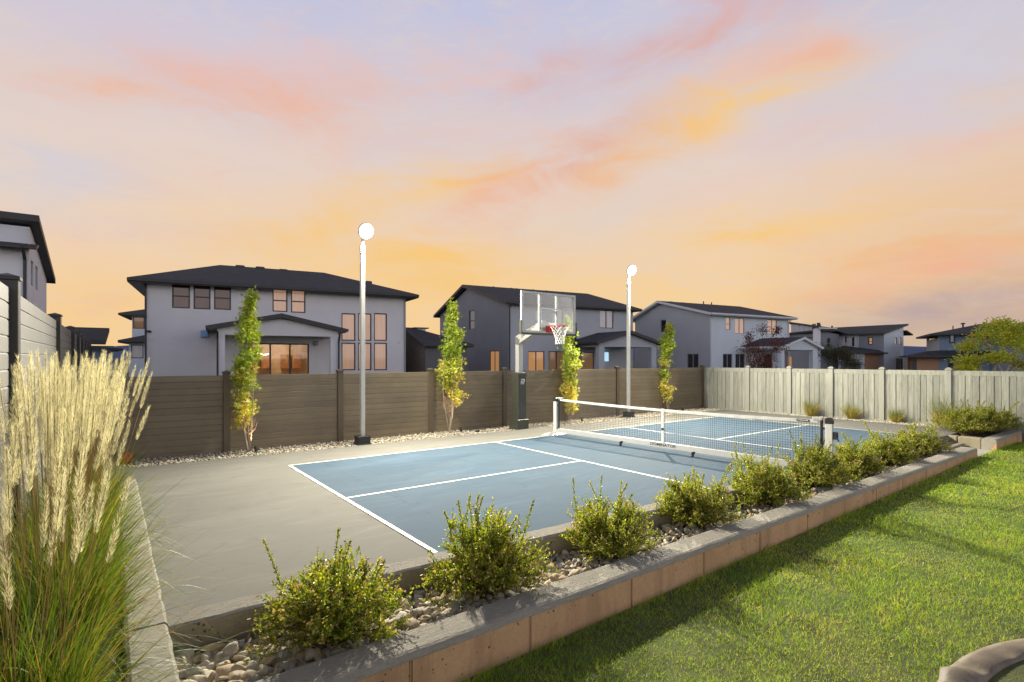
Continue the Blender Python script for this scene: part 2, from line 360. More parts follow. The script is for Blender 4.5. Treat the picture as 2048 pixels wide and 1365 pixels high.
yb = lambda x: .50-.038*x        # the edge where court slab meets the inner kerb of the planter
XW = 12.45                       # where the planter ends and the steps begin
flat('court_slab', [(-2.24, yb(-2.24)), (XW, yb(XW)), (14.55, yb(XW)), (15.72, .05), (15.72, 7.12), (-2.6, 7.32), (-2.6, 5.93), (-2.24, 5.93)], 0.0, M['slab'], th=.45)
flat('court_paint', [(0.0, yb(0)+.002), (XW, yb(XW)+.002), (13.35, yb(XW)+.002), (13.35, 5.82), (0.0, 5.82)], .004, M['blue'])
cl = MB()
Lw = .051
def strip_line(x0, y0, x1, y1): cl.add([(x0, y0, .008), (x1, y0, .008), (x1, y1, .008), (x0, y1, .008)], [(0, 1, 2, 3)])
strip_line(-.05, yb(0)+.004, .001, 5.87); strip_line(.001, 5.82, 13.35, 5.87); strip_line(13.35, .04, 13.40, 5.87)
strip_line(4.40, .345, 4.45, 5.82); strip_line(8.77, .185, 8.82, 5.82)
strip_line(.001, 3.03, 4.40, 3.08); strip_line(8.82, 3.03, 13.35, 3.08)
tag(cl.build('court_lines', M['line']), kind='structure')
flat('gravel_soil_back', [(-3.1, 7.0), (15.9, 7.0), (15.9, 8.3), (-3.1, 8.3)], -.05, M['soil'])
flat('gravel_soil_side', [(15.72, -.2), (16.7, -.2), (15.9, 7.2), (15.72, 7.2)], -.035, M['soil'])
flat('planter_soil', [(-2.25, -.53), (XW+.1, -.53), (XW+.1, .3), (-2.25, .4)], -.27, M['soil'])
flat('planter_soil_west', [(-3.2, -5), (-2.5, -5), (-2.5, 7.4), (-3.2, 7.4)], -.03, M['soil'])
# steps and path at the far end of the planter
st_ = MB(); st_.box(XW+.2, 14.0, -.32, .02, -.6, -.15, b=.012)
tag(st_.build('concrete_step', M['curbface']), 'low concrete step between the court and the pale path', 'step')
flat('path', [(XW+.3, -.95), (14.03, -.95), (14.03, -.322), (XW+.2, -.322)], -.262, mat('pale path concrete', (.36, .34, .29), .85, var=(6, .12), bump=(60, .3)), th=.3)

# ------------------------------------------------------------------ concrete walls
def wall_x(name, label, x0, x1, yf, ybk, zt, zb, joints, fm, cm, face_low=True, group=None):
    """wall running along x, formed face on the -y side, rounded nose, panel joints in the face"""
    root = thing(name, label, 'concrete wall', ((x0+x1)/2, yf, zt), group=group)
    ox, oy, oz = (x0+x1)/2, yf, zt
    b = MB(); rng = random.Random(len(label))
    # cap: rounded profile swept along x with a slightly wandering edge
    n = max(8, int((x1-x0)/.18)); prof = []
    for i in range(n+1):
        x = x0+(x1-x0)*i/n; e = rng.uniform(-.0025, .0025); d = rng.uniform(-.0008, .0008)
        prof.append([(x-ox, .018-.0, -.075), (x-ox, -.004+e, -.05), (x-ox, .002+e, -.028+d), (x-ox, .018+e, -.009+d), (x-ox, .04, d*.6), (x-ox, ybk-yf-.02, d*.5), (x-ox, ybk-yf, -.02), (x-ox, ybk-yf, zb-oz)])
    k = len(prof[0]); vs = [p for r_ in prof for p in r_]; fs = []; 
    for i in range(n):
        for j in range(k-1): fs.append((i*k+j, i*k+j+1, (i+1)*k+j+1, (i+1)*k+j))
    fs.append(tuple(range(k-1, -1, -1))+()); fs.append(tuple(n*k+j for j in range(k)))
    b.add(vs, fs); b.build('wall_cap', cm, root, smooth=False)
    c = MB(); c.box(x0-ox+.003, x1-ox-.003, .016, ybk-yf-.03, zb-oz, -.06)
    xs_ = [x0]+[j for j in joints if x0 < j < x1]+[x1]
    for a, d in zip(xs_[:-1], xs_[1:]):
        a2 = a+(.013 if a != x0 else 0); d2 = d-(.013 if d != x1 else 0)
        c.box(a2-ox, d2-ox, .002, .0159, zb-oz, -.052)
        if a != x0: c.box(a-.0035-ox, a+.0035-ox, .007, .0161, zb-oz, -.052)
    c.build('wall_face', fm, root)
    return root
J = [-.95, .08, 1.28, 2.42, 3.55, 4.75, 5.9, 7.05, 8.2, 9.4, 10.6, 11.8]
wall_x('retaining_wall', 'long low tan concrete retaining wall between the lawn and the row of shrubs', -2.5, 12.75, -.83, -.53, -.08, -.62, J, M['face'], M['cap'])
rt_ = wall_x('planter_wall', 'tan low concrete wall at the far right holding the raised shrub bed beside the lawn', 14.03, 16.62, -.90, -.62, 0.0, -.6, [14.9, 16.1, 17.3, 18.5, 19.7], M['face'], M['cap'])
b = MB(); b.box(-.25, 0, 0, 1.0, -.6, 0.02, b=.02)
sw = thing('planter_wall', 'short grey concrete side wall of the raised shrub bed beside the steps', 'concrete wall', (14.28, -.62, -.004))
c = MB(); c.box(-.25, .0, .001, .44, -.6, 0, b=.018); c.box(-.25, .0, .452, .98, -.6, 0, b=.018); c.build('wall_panels', M['curbface'], sw)
flat('planter_soil_far', [(14.28, -.62), (16.6, -.62), (16.55, .4), (14.28, .4)], -.06, M['soil'])
# inner kerb, slightly skewed to the court axis
kr = thing('kerb_wall', 'rough grey concrete kerb wall between the court slab and the shrub bed', 'concrete wall', (-2.24, yb(-2.24), .006), math.atan(-.038))
b = MB(); L_ = 14.7; n = 90; rng = random.Random(4); prof = []
for i in range(n+1):
    x = L_*i/n; e = rng.uniform(-.007, .007); d = rng.uniform(-.003, .003)
    prof.append([(x, -.225, -.5), (x, -.232, -.045), (x, -.222+e, -.018+d), (x, -.20+e, -.004+d), (x, -.02, d), (x, -.001, d*.5), (x, -.001, -.5)])
k = 7; b.add([p for r_ in prof for p in r_], [(i*k+j, (i+1)*k+j, (i+1)*k+j+1, i*k+j+1) for i in range(n) for j in range(k-1)]+[tuple(range(k)), tuple(n*k+j for j in range(k-1, -1, -1))])
fm_ = [1 if j in (0, 1) else 0 for i in range(n) for j in range(k-1)]+[1, 1]; b.m = fm_
b.build('kerb_body', [M['capx'], M['curbface']], kr)
# wall along the left edge, in two pours
lw = thing('side_wall', 'weathered grey concrete wall along the left edge under the tall grasses', 'concrete wall', (-2.37, 0, .055))
for y0, y1, dz, nm in ((-6.0, .34, -.012, 'wall_section'), (.352, 5.93, 0.0, 'wall_section')):
    b = MB(); n = int((y1-y0)/.12); prof = []
    for i in range(n+1):
        y = y0+(y1-y0)*i/n; e = rng.uniform(-.005, .005); d = rng.uniform(-.003, .003)+dz; e2 = rng.uniform(-.004, .004)
        prof.append([(.125, y, -.6), (.128+e, y, -.05), (.122+e, y, -.02+d), (.105+e, y, -.002+d), (0, y, d), (-.1, y, d), (-.122+e2, y, -.015+d), (-.125, y, -.05), (-.125, y, -.6)])
    k = 9; b.add([p for r_ in prof for p in r_], [(i*k+j, i*k+j+1, (i+1)*k+j+1, (i+1)*k+j) for i in range(n) for j in range(k-1)]+[tuple(range(k-1, -1, -1)), tuple(n*k+j for j in range(k))])
    b.build(nm, M['cap'] if y0 > 0 else M['cap2'] if 'cap2' in M else M['cap'], lw)

# ------------------------------------------------------------------ fences
M['brown'] = mat('dark brown vinyl board', (.175, .138, .088), .42, var=(1.2, .18), bump=(90, .12, 3, (.04, 1, 1)))
M['brownpost'] = mat('brown vinyl post', (.11, .083, .052), .45, var=(2, .1))
M['greyfence'] = mat('grey vinyl board', (.165, .165, .16), .5, var=(1.5, .07), bump=(90, .12, 3, (1, .04, 1)))
def per_board(m, lo=.82, hi=1.14, dirt=None):
    t = NT(m.node_tree); bs = t.n['Principled BSDF']; old = bs.inputs['Base Color'].links[0].from_socket; rnd = t.node('ShaderNodeNewGeometry').outputs['Random Per Island']
    c = t.mix(1.0, old, t.ramp(rnd, [(0, (lo, lo, lo, 1)), (1, (hi, hi, hi*.97, 1))]), 'MULTIPLY')
    if dirt:    # soil splashed on the lowest boards
        g = t.node('ShaderNodeNewGeometry').outputs['Position']; sp_ = t.node('ShaderNodeSeparateXYZ'); t.l.new(g, sp_.inputs[0])
        k = t.math('SUBTRACT', t.math('MULTIPLY', t.noise(g, 5, 6, .7), .42), sp_.outputs[2], clamp=True)
        c = t.mix(t.math('MULTIPLY', k, 3.0, clamp=True), c, dirt)
    t.put(bs.inputs['Base Color'], c)
per_board(M['brown'], .91, 1.08, dirt=(.24, .19, .12, 1)); per_board(M['greyfence'], .92, 1.06)
def board_fence(name, label, p0, p1, posts, z0, z1, nb, mb_, mp, group=None, cap_over=.07, post_w=.127, post_mat2=None, post_side=1):
    """horizontal boards between posts; posts: distances from p0 along p0->p1"""
    d = Vector((p1[0]-p0[0], p1[1]-p0[1], 0)); rz = math.atan2(d.y, d.x)
    root = thing(name, label, 'fence', (p0[0], p0[1], z0), rz, group)
    h = z1-z0; bh = h/nb
    for a, c in zip(posts[:-1], posts[1:]):
        b = MB(); x0, x1 = a+post_w/2-.02, c-post_w/2+.02
        for i in range(nb):
            za, zb_ = i*bh, (i+1)*bh-.006
            ins = [(.0, za), (-.019, za+.004), (-.019, zb_-.009), (-.013, zb_), (.013, zb_), (.019, zb_-.009), (.019, za+.004)]
            b.prism([(x0, y, z) for y, z in ins], (x1-x0, 0, 0))
        b.box(x0, x1, -.010, .010, .001, h-.02)
        b.build('fence_panel', mb_, root)
    for a in posts:
        b = MB(); w2 = post_w/2
        b.box(a-w2, a+w2, -w2, w2, 0, h+cap_over-.03, b=.006)
        e = w2+.012; zt = h+cap_over
        b.box(a-e, a+e, -e, e, zt-.03, zt, b=.004)
        b.add([(a-e*.9, -e*.9, zt), (a+e*.9, -e*.9, zt), (a+e*.9, e*.9, zt), (a-e*.9, e*.9, zt), (a, 0, zt+.03)], [(0, 1, 4), (1, 2, 4), (2, 3, 4), (3, 0, 4)])
        b.build('fence_post', mp, root)
    return root
board_fence('board_fence', 'dark brown horizontal board fence along the back of the court', (-3.24, 8.22), (15.97, 8.02),
            [0.12, 2.58, 4.92, 7.25, 9.58, 11.9, 14.2, 16.5, 18.98], -.06, 1.565, 13, M['brown'], M['brownpost'])
M['blackpost'] = mat('black vinyl post', (.022, .02, .018), .4)
board_fence('board_fence', 'tall light grey board fence with black posts along the left side', (-3.26, -3.0), (-3.26, 24),
            [.3, 5.02, 9.9, 14.0, 16.4, 18.9, 21.5, 24.2, 26.9], .02, 2.50, 18, M['greyfence'], M['blackpost'], cap_over=.09, post_w=.15)
def rockfence():
    m = bpy.data.materials.new('weathered grey green board'); m.use_nodes = True; t = NT(m.node_tree); bs = t.n['Principled BSDF']
    g = t.node('ShaderNodeNewGeometry'); p = t.node('ShaderNodeTexCoord').outputs['Object']
    rnd = g.outputs['Random Per Island']
    off = t.node('ShaderNodeCombineXYZ'); t.l.new(t.math('MULTIPLY', rnd, 40), off.inputs[0]); t.l.new(t.math('MULTIPLY', rnd, 17), off.inputs[2])
    av = t.node('ShaderNodeVectorMath', operation='ADD'); t.l.new(p, av.inputs[0]); t.l.new(off.outputs[0], av.inputs[1]); q = av.outputs[0]
    gr = t.noise(t.mapv(q, (22, 22, 1.6)), 1.0, 7, .65, .8); kn = t.noise(t.mapv(q, (5, 5, 2.2)), 1.0, 4, .6, 1.5)
    c = t.ramp(gr, [(.28, (.165, .168, .135, 1)), (.5, (.265, .268, .222, 1)), (.75, (.345, .345, .295, 1))])
    c = t.mix(t.math('MULTIPLY', t.ramp(kn, [(.56, (0, 0, 0, 1)), (.66, (1, 1, 1, 1))]), .35), c, (.19, .19, .15, 1))
    c = t.mix(1.0, c, t.ramp(rnd, [(0, (.82, .82, .82, 1)), (1, (1.12, 1.12, 1.12, 1))]), 'MULTIPLY')
    t.put(bs.inputs['Base Color'], c); bs.inputs['Roughness'].default_value = .7
    b = t.node('ShaderNodeBump'); b.inputs['Strength'].default_value = .5; b.inputs['Distance'].default_value = .01
    t.l.new(t.math('ADD', gr, kn), b.inputs['Height']); t.l.new(b.outputs[0], bs.inputs['Normal'])
    return m
M['rock'] = rockfence(); M['rockpost'] = mat('grey green post', (.285, .285, .24), .65, var=(6, .1, (1, 1, .3)), bump=(30, .2, 4, (1, 1, .2)))
gf = thing('plank_fence', 'pale grey green vertical plank fence closing the far right end of the court', 'fence', (15.77, 8.1, -.06), R(-84))
post_y = [0.0, 1.82, 3.24, 4.52, 5.92, 7.52, 9.3, 11.1]     # distance down from the corner
GH = 1.62
for a, c in zip(post_y[:-1], post_y[1:]):
    b = MB(); n = int(round((c-a-.12)/.148)); wv = (c-a-.12)/n; rng = random.Random(int(a*100))
    for i in range(n):
        x0 = a+.06+i*wv; dd = -.012 if i % 2 else .0
        b.box(x0+.003, x0+wv-.003, -.014+dd-rng.uniform(0, .004), .014+dd, .04, GH-.12, b=.006)
    b.box(a+.05, c-.05, -.028, .03, GH-.14, GH, b=.006); b.box(a+.05, c-.05, -.028, .03, 0, .1, b=.004); b.box(a+.05, c-.05, .0141, .02, .02, GH-.13)
    b.build('fence_panel', M['rock'], gf)
for a in post_y:
    b = MB(); e = .065
    b.box(a-e, a+e, -e, e, 0, GH+.02, b=.008); e = .085; b.box(a-e, a+e, -e, e, GH+.02, GH+.05, b=.01)
    b.add([(a-e*.8, -e*.8, GH+.0505), (a+e*.8, -e*.8, GH+.0505), (a+e*.8, e*.8, GH+.0505), (a-e*.8, e*.8, GH+.0505), (a-.03, -.03, GH+.085), (a+.03, -.03, GH+.085), (a+.03, .03, GH+.085), (a-.03, .03, GH+.085)],
          [(0, 1, 5, 4), (1, 2, 6, 5), (2, 3, 7, 6), (3, 0, 4, 7), (4, 5, 6, 7)])
    b.build('fence_post', M['rockpost'], gf)

# ------------------------------------------------------------------ text
def text_obj(s, size, m, parent, loc, rot, name='lettering', extrude=.001, sx=1.0, shear=0.0, align='CENTER'):
    cu = bpy.data.curves.new('t', 'FONT'); cu.body = s; cu.size = size; cu.extrude = extrude; cu.align_x = align; cu.align_y = 'CENTER'; cu.shear = shear
    cu.resolution_u = 3; cu.offset = size*.018
    o = bpy.data.objects.new('t', cu); COL.objects.link(o); bpy.context.view_layer.update()
    me = bpy.data.meshes.new_from_object(o.evaluated_get(bpy.context.evaluated_depsgraph_get())); bpy.data.objects.remove(o)
    if sx != 1.0:
        for v in me.vertices: v.co.x *= sx
    me.materials.clear(); me.materials.append(m); me.name = name
    return link(name, me, parent, loc, rot)

# ------------------------------------------------------------------ pickleball net
p0, p1 = Vector((6.38, 5.98, 0)), Vector((6.74, -.27, 0))
nd = (p1-p0); NL = nd.length; nrz = math.atan2(nd.y, nd.x)
net = thing('court_net', 'portable white framed net with black mesh standing across the blue court', 'net', p0, nrz)
# local: x along the net from the far post, -y towards... the +X court half, z up
def top_z(s): k = (2*s/NL-1); return .855+.05*k*k
A_ = MB(); s0, s1 = .16, NL-.17; nz = 17; cell = .043
nxs = int((s1-s0)/cell)
def sag(s, z): return .035*math.sin(s*2.3)*max(0, .45-z)+.012*math.sin(s*9+z*20)*max(0, .5-z)
th_ = .0019
for i in range(nxs+1):
    s = s0+(s1-s0)*i/nxs; zt = top_z(s)-.03; pts = [(s, sag(s, z), z) for z in np.linspace(.13, zt, 7)]
    for a, c in zip(pts[:-1], pts[1:]): A_.bar(a, c, 2*th_, 2*th_, up=(1, 0, 0))
for j in range(nz+1):
    fz = j/nz; n_ = 40
    for i in range(n_):
        sa, sb = s0+(s1-s0)*i/n_, s0+(s1-s0)*(i+1)/n_
        za, zb_ = .13+(top_z(sa)-.16)*fz, .13+(top_z(sb)-.16)*fz
        A_.bar((sa, sag(sa, za), za), (sb, sag(sb, zb_), zb_), 2*th_, 2*th_)
A_.build('mesh', M['netcord'], net)
b = MB(); n_ = 48      # top tape, slightly rippled
for i in range(n_):
    sa, sb = s0+(s1-s0)*i/n_, s0+(s1-s0)*(i+1)/n_
    za, zb_ = top_z(sa), top_z(sb); ra, rb = .003*math.sin(sa*31), .003*math.sin(sb*31)
    b.add([(sa, -.007+ra, za-.05), (sb, -.007+rb, zb_-.05), (sb, -.009, zb_), (sa, -.009, za), (sa, .007+ra, za-.05), (sb, .007+rb, zb_-.05), (sb, .009, zb_), (sa, .009, za)],
          [(0, 1, 2, 3), (7, 6, 5, 4), (3, 2, 6, 7), (0, 4, 5, 1)])
b.build('top_tape', M['tape'], net)
b = MB(); b.tube([(s0-.02, 0, .13), (s1+.02, 0, .13)], .007, 6); b.build('bottom_cord', M['netcord'], net)
b = MB(); b.box(NL/2-.03, NL/2+.03, -.014, .014, .10, top_z(NL/2)+.006, b=.003); b.build('centre_strap', M['tape'], net)
b = MB(); b.box(NL/2-.026, NL/2+.026, -.018, -.0145, .42, .47); b.build('strap_buckle', M['ink'], net)
bm_ = MB(); pts = [(s, -.10+.055*(1-(2*s/NL-1)**2)-.04, .135) for s in np.linspace(.25, NL-.25, 15)]
for a, c in zip(pts[:-1], pts[1:]): bm_.bar(a, c, .075, .10)
beam = bm_.build('base_beam', M['silver'], net)
yb_beam = -.10+.055-.04
text_obj('DOMINATOR', .080, M['ink'], net, (NL/2+.08, yb_beam-.0395, .137), (R(90), 0, 0), sx=1.25, extrude=.0008)
for s in (2.18, 3.92):
    b = MB(); y = -.165
    b.box(s-.014, s+.014, y-.008, y+.05, .062, .10); b.box(s-.019, s-.014, y-.035, y+.012, .024, .085); b.box(s+.014, s+.019, y-.035, y+.012, .024, .085)
    cw = b.build('caster', M['blackmetal'], net)
    b = MB(); b.tube([(s-.012, y-.018, .028), (s+.012, y-.018, .028)], .028, 16); b.build('wheel', M['rubber'], cw)
for s, zt in ((0.0, .925), (NL, .945)):
    sg = 1 if s == 0 else -1
    foot_z = 0 if s == 0 else -.2
    b = MB(); b.box(s-.055, s+.055, -.032, .032, .06, zt-.05, b=.008)
    for a in range(8):     # rounded head
        pass
    b.prism([(s-.055+.055*(1-math.cos(an)), -.032, zt-.05+.05*math.sin(an)) for an in np.linspace(0, math.pi, 9)], (0, .064, 0))
    b.build('post', M['whitepaint'], net)
    b = MB(); b.prism([(s-.057+.057*(1-math.cos(an)), -.034, zt-.055+.057*math.sin(an)) for an in np.linspace(0, math.pi, 9)]+[(s+.057, -.034, zt-.1), (s-.057, -.034, zt-.1)][::1], (0, .068, 0)); b.build('post_cap', M['blackmetal'], net)
    b = MB(); b.tube([(s+sg*.115, 0, .10), (s+sg*.115, 0, zt-.05)], .024, 10); b.box(min(s+sg*.05, s+sg*.13), max(s+sg*.05, s+sg*.13), -.02, .02, zt-.20, zt-.17); b.box(min(s+sg*.05, s+sg*.13), max(s+sg*.05, s+sg*.13), -.015, .015, .14, .165)
    b.build('net_sleeve', M['blackmetal'], net)
    b = MB(); b.box(min(s+sg*.10, s+sg*.25), max(s+sg*.10, s+sg*.25), -.022, .022, top_z(0)-.012, top_z(0)+.03, b=.006); b.build('tension_clamp', M['silver'], net)
    b = MB(); b.tube([(s, 0, foot_z+.05), (s, 0, .08)], .018, 10); b.build('stem', M['alu'], net)
    b = MB(); b.prism([(s-.13, -.36, foot_z), (s+.13, -.36, foot_z), (s+.10, -.28, foot_z+.045), (s-.10, -.28, foot_z+.045)][::-1], (0, 0, .002))
    b.add([(s-.14, -.38, foot_z), (s+.14, -.38, foot_z), (s+.14, .38, foot_z), (s-.14, .38, foot_z), (s-.06, -.26, foot_z+.055), (s+.06, -.26, foot_z+.055), (s+.06, .26, foot_z+.055), (s-.06, .26, foot_z+.055)],
          [(3, 2, 1, 0), (4, 5, 6, 7), (0, 1, 5, 4), (1, 2, 6, 5), (2, 3, 7, 6), (3, 0, 4, 7)])
    b.build('foot', M['silver'], net)
    b = MB(); b.bar((s, -.02, .10), (s+sg*.35, -.085, .125), .05, .07); b.build('beam_arm', M['silver'], net)
b = MB(); b.box(NL-.09+.147, NL-.02+.147, -.02, .02, .60, .72, b=.006); b.build('crank_housing', M['blackmetal'], net)
b = MB(); b.bar((NL+.09, -.02, .66), (NL+.15, -.03, .58), .015, .02); b.build('crank_handle', M['blackmetal'], net)
lb_ = MB(); lb_.box(NL-.50, NL-.30, -.014, -.0125, top_z(NL-.4)-.045, top_z(NL-.4)-.004); lp = lb_.build('label_patch', M['ink'], net)
text_obj('DOMINATOR', .024, M['whiteink'], net, (NL-.40, -.0145, top_z(NL-.4)-.025), (R(90), 0, 0), sx=1.15, extrude=.0003)

# ------------------------------------------------------------------ basketball hoop
hp = thing('basketball_hoop', 'silver pole basketball hoop with glass backboard and dark padded base at the court edge', 'basketball hoop', (6.33, 7.42, 0))
b = MB(); b.box(-.20, .20, -.18, .18, 0, .26, b=.01); b.build('base_pad', M['pad'], hp)
b = MB(); b.box(-.155, .155, -.145, .145, .262, 1.53, b=.02); pd = b.build('pole_pad', M['pad'], hp)
lg = MB()  # the padded wrap carries a white slanted D mark with a bar beneath
zc = 1.30
def q2(pts): return [(x, -.1465, z) for x, z in pts]
lg.prism(q2([(-.012, zc-.045), (.05, zc-.045), (.075, zc-.02), (.082, zc+.028), (.065, zc+.05), (-.03, zc+.05), (-.035, zc+.03), (.045, zc+.03), (.053, zc+.022), (.048, zc-.015), (.038, zc-.025), (-.008, zc-.025)]), (0, -.001, 0))
lg.prism(q2([(-.055, zc-.045), (-.015, zc-.045), (.0, zc+.02), (-.02, zc+.02), (-.03, zc-.02), (-.05, zc-.02)]), (0, -.001, 0))
lg.prism(q2([(-.065, zc-.085), (.065, zc-.085), (.067, zc-.072), (-.063, zc-.072)]), (0, -.001, 0))
lg.build('logo', M['whiteink'], pd)
b = MB(); b.box(-.075, .075, -.075, .075, 1.53, 2.46, b=.008); b.build('pole', M['silver'], hp)
b = MB(); b.prism([(-.075, .076, 2.36), (-.075, -.06, 2.30), (-.075, -1.06, 2.70), (-.075, -1.06, 2.88), (-.075, .076, 2.50)], (.15, 0, 0)); arm = b.build('arm', M['silver'], hp)
for s_ in (-1, 1):
    b = MB(); b.prism([(s_*.078, .06, 2.30), (s_*.078, -.10, 2.26), (s_*.078, -.12, 2.42), (s_*.078, .06, 2.52)], (s_*.006, 0, 0))
    for yy, zz in ((.02, 2.36), (.02, 2.46), (-.07, 2.34), (-.07, 2.42)): b.tube([(s_*.082, yy, zz), (s_*.094, yy, zz)], .014, 8)
    b.build('gusset_plate', M['alu'], hp)
ang = math.atan2(.5, .96)
hp_text = text_obj('DOMINATOR', .10, M['ink'], hp, (0, 0, 0), (0, 0, 0), sx=1.1)
tx = hp_text; tx.matrix_local = Matrix.Translation((-.0768, -.50, 2.635)) @ Matrix(((0, 0, -1, 0), (-math.cos(ang), math.sin(ang), 0, 0), (math.sin(ang), math.cos(ang), 0, 0), (0, 0, 0, 1)))
BY = -1.25  # backboard plane (local)
bb = MB(); x0, x1, z0, z1 = -.90, .90, 2.54, 3.56
BZ = [z0, z1]
bb.box(x0+.02, x1-.02, BY-.006, BY+.006, z0+.02, z1-.02); bo = bb.build('backboard', M['board_glass'], hp)
b = MB()
for za, zb_ in ((z0, z0+.055), (z1-.055, z1)): b.box(x0, x1, BY-.02, BY+.03, za, zb_, b=.004)
for xa in (x0, x1-.06): b.box(xa, xa+.06, BY-.021, BY+.031, z0+.0555, z1-.0555)
b.build('backboard_frame', M['whitepaint'], bo)
b = MB()
for xa, xb, za, zb_ in ((-.32, -.25, z0+.05, z1-.045), (.25, .32, z0+.05, z1-.045), (-.249, .249, z0+.52, z0+.575), (-.249, .249, z0+.16, z0+.20)): b.box(xa, xb, BY+.008, BY+.06, za, zb_)
for xa in (-.305, .255):
    b.bar((xa+.02, BY+.06, z0+.25), (0, -.98, 2.80), .04, .05)
b.build('support_frame', M['whitepaint'], bo)
b = MB(); tgt = [(-.305, -.255), (.255, .305)]
b.box(-.30, .30, BY-.0075, BY-.0065, z0+.60, z0+.64); b.box(-.30, .30, BY-.0075, BY-.0065, z0+.145, z0+.18); b.box(-.3, -.262, BY-.0075, BY-.0065, z0+.181, z0+.599); b.box(.262, .30, BY-.0075, BY-.0065, z0+.181, z0+.599)
b.build('target_square', M['whiteink'], bo)
b = MB(); b.box(x0-.03, x1+.03, BY-.045, BY+.045, z0-.05, z0-.001, b=.012)
for xa in (x0-.03, x1+.001): b.box(xa, xa+.029, BY-.045, BY+.045, z0, z0+.30, b=.006)
b.build('edge_padding', M['pad'], bo)
RZ, RY, RR = 2.70, BY-.40, .23
b = MB(); b.tube([(RR*math.cos(a), RY+RR*math.sin(a), RZ) for a in np.linspace(0, 2*math.pi, 29)], .0095, 8, cap=False)
b.box(-.13, .13, BY-.03, BY-.008, RZ-.14, RZ+.02, b=.003)
b.prism([(-.13, BY-.03, RZ-.005), (.13, BY-.03, RZ-.005), (.06, RY+RR-.005, RZ-.005), (-.06, RY+RR-.005, RZ-.005)], (0, 0, .008))
for s_ in (-1, 1): b.prism([(s_*.12, BY-.03, RZ-.13), (s_*.12, BY-.03, RZ), (s_*.10, RY+RR*.75, RZ)], (s_*.006, 0, 0))
rim = b.build('rim', M['red'], hp)
b = MB(); nn = 12; lv = 7
def np_(i, k):
    a = 2*math.pi*(i+.5*(k % 2))/nn; r = RR*(1-.10*k) if k < 5 else RR*(.52-.02*(k-5)); r = [RR, RR*.86, RR*.73, RR*.62, RR*.54, RR*.49, RR*.47, RR*.50][k]
    return (r*math.cos(a), RY+r*math.sin(a), RZ-.01-.062*k)
for k in range(lv):
    for i in range(nn):
        if k % 2 == 0: b.bar(np_(i, k), np_(i, k+1), .007, .007); b.bar(np_((i+1) % nn, k), np_(i, k+1), .007, .007)
        else: b.bar(np_(i, k), np_(i, k+1), .007, .007); b.bar(np_(i, k), np_((i+1) % nn, k+1), .007, .007)
b.build('net', mat('white cord', (.8, .79, .74), .7), rim)

# ------------------------------------------------------------------ court floodlights (the photograph's two lit lamps)
def flood(x, y, h, label, energy, aim):
    r = thing('floodlight', label, 'floodlight', (x, y, 0), group='court floodlights')
    b = MB(); b.box(-.155, .155, -.15, .15, 0, .02, b=.004); b.box(-.135, .135, -.13, .13, .0205, .17, b=.006); b.box(-.145, .145, -.14, .14, .1705, .185, b=.004); b.build('base_cover', M['blackmetal'], r)
    b = MB(); b.box(-.045, .045, -.045, .045, .186, h-.18, b=.006); b.box(-.049, .049, -.049, .049, h-.179, h, b=.006); b.build('pole', M['whitepaint'], r)
    b = MB(); b.box(.0455, .054, -.02, .02, .95, 1.07); b.build('hand_hole', M['whitepaint'], r)
    b = MB(); b.bar((0, 0, h-.03), (.0, -.02, h+.17), .05, .05); b.build('bracket', M['whitepaint'], r)
    c = Vector((.05, -.10, h+.30)); d = (Vector(aim)-Vector((x, y, 0))-c).normalized()
    q = d.to_track_quat('-Z', 'Y')
    b = MB(); rr = .175
    ring = lambda k, z: [(k*rr*math.cos(a), k*rr*math.sin(a), z) for a in np.linspace(0, 2*math.pi, 33)[:-1]]
    vs = ring(1, 0)+ring(1, .05)+ring(.7, .11); b.add(vs, [tuple(range(32, 0, -1))[0:0] or tuple(range(31, -1, -1)), tuple(range(64, 96))]+[(k*32+i, k*32+(i+1) % 32, (k+1)*32+(i+1) % 32, (k+1)*32+i) for k in (0, 1) for i in range(32)])
    hd = b.build('lamp_head', M['whitepaint'], r, c, rot=q.to_euler())
    b = MB(); b.prism([(.93*rr*math.cos(a), .93*rr*math.sin(a), -.006) for a in np.linspace(0, 2*math.pi, 33)[:-1]], (0, 0, .003))
    b.build('lens', M['lamp'], hd)
    ld = bpy.data.lights.new('floodlight', 'AREA'); ld.shape = 'DISK'; ld.size = .30; ld.energy = energy; ld.color = (1, .93, .76)
    lo = bpy.data.objects.new('light_source', ld); COL.objects.link(lo); lo.parent = hd; lo.location = (0, 0, -.012)
    return r
M['lamp'] = mat('lit lamp lens', (1, 1, 1), .3, emit=(1, .97, .9, 14))
flood(1.92, 7.40, 4.42, 'white square floodlight pole nearer the camera, left of the basketball hoop', 2150, (3.0, -2.5, 1.0))
flood(10.87, 7.50, 4.45, 'white square floodlight pole farther away, behind the net', 2500, (9.5, -2, 1.0))
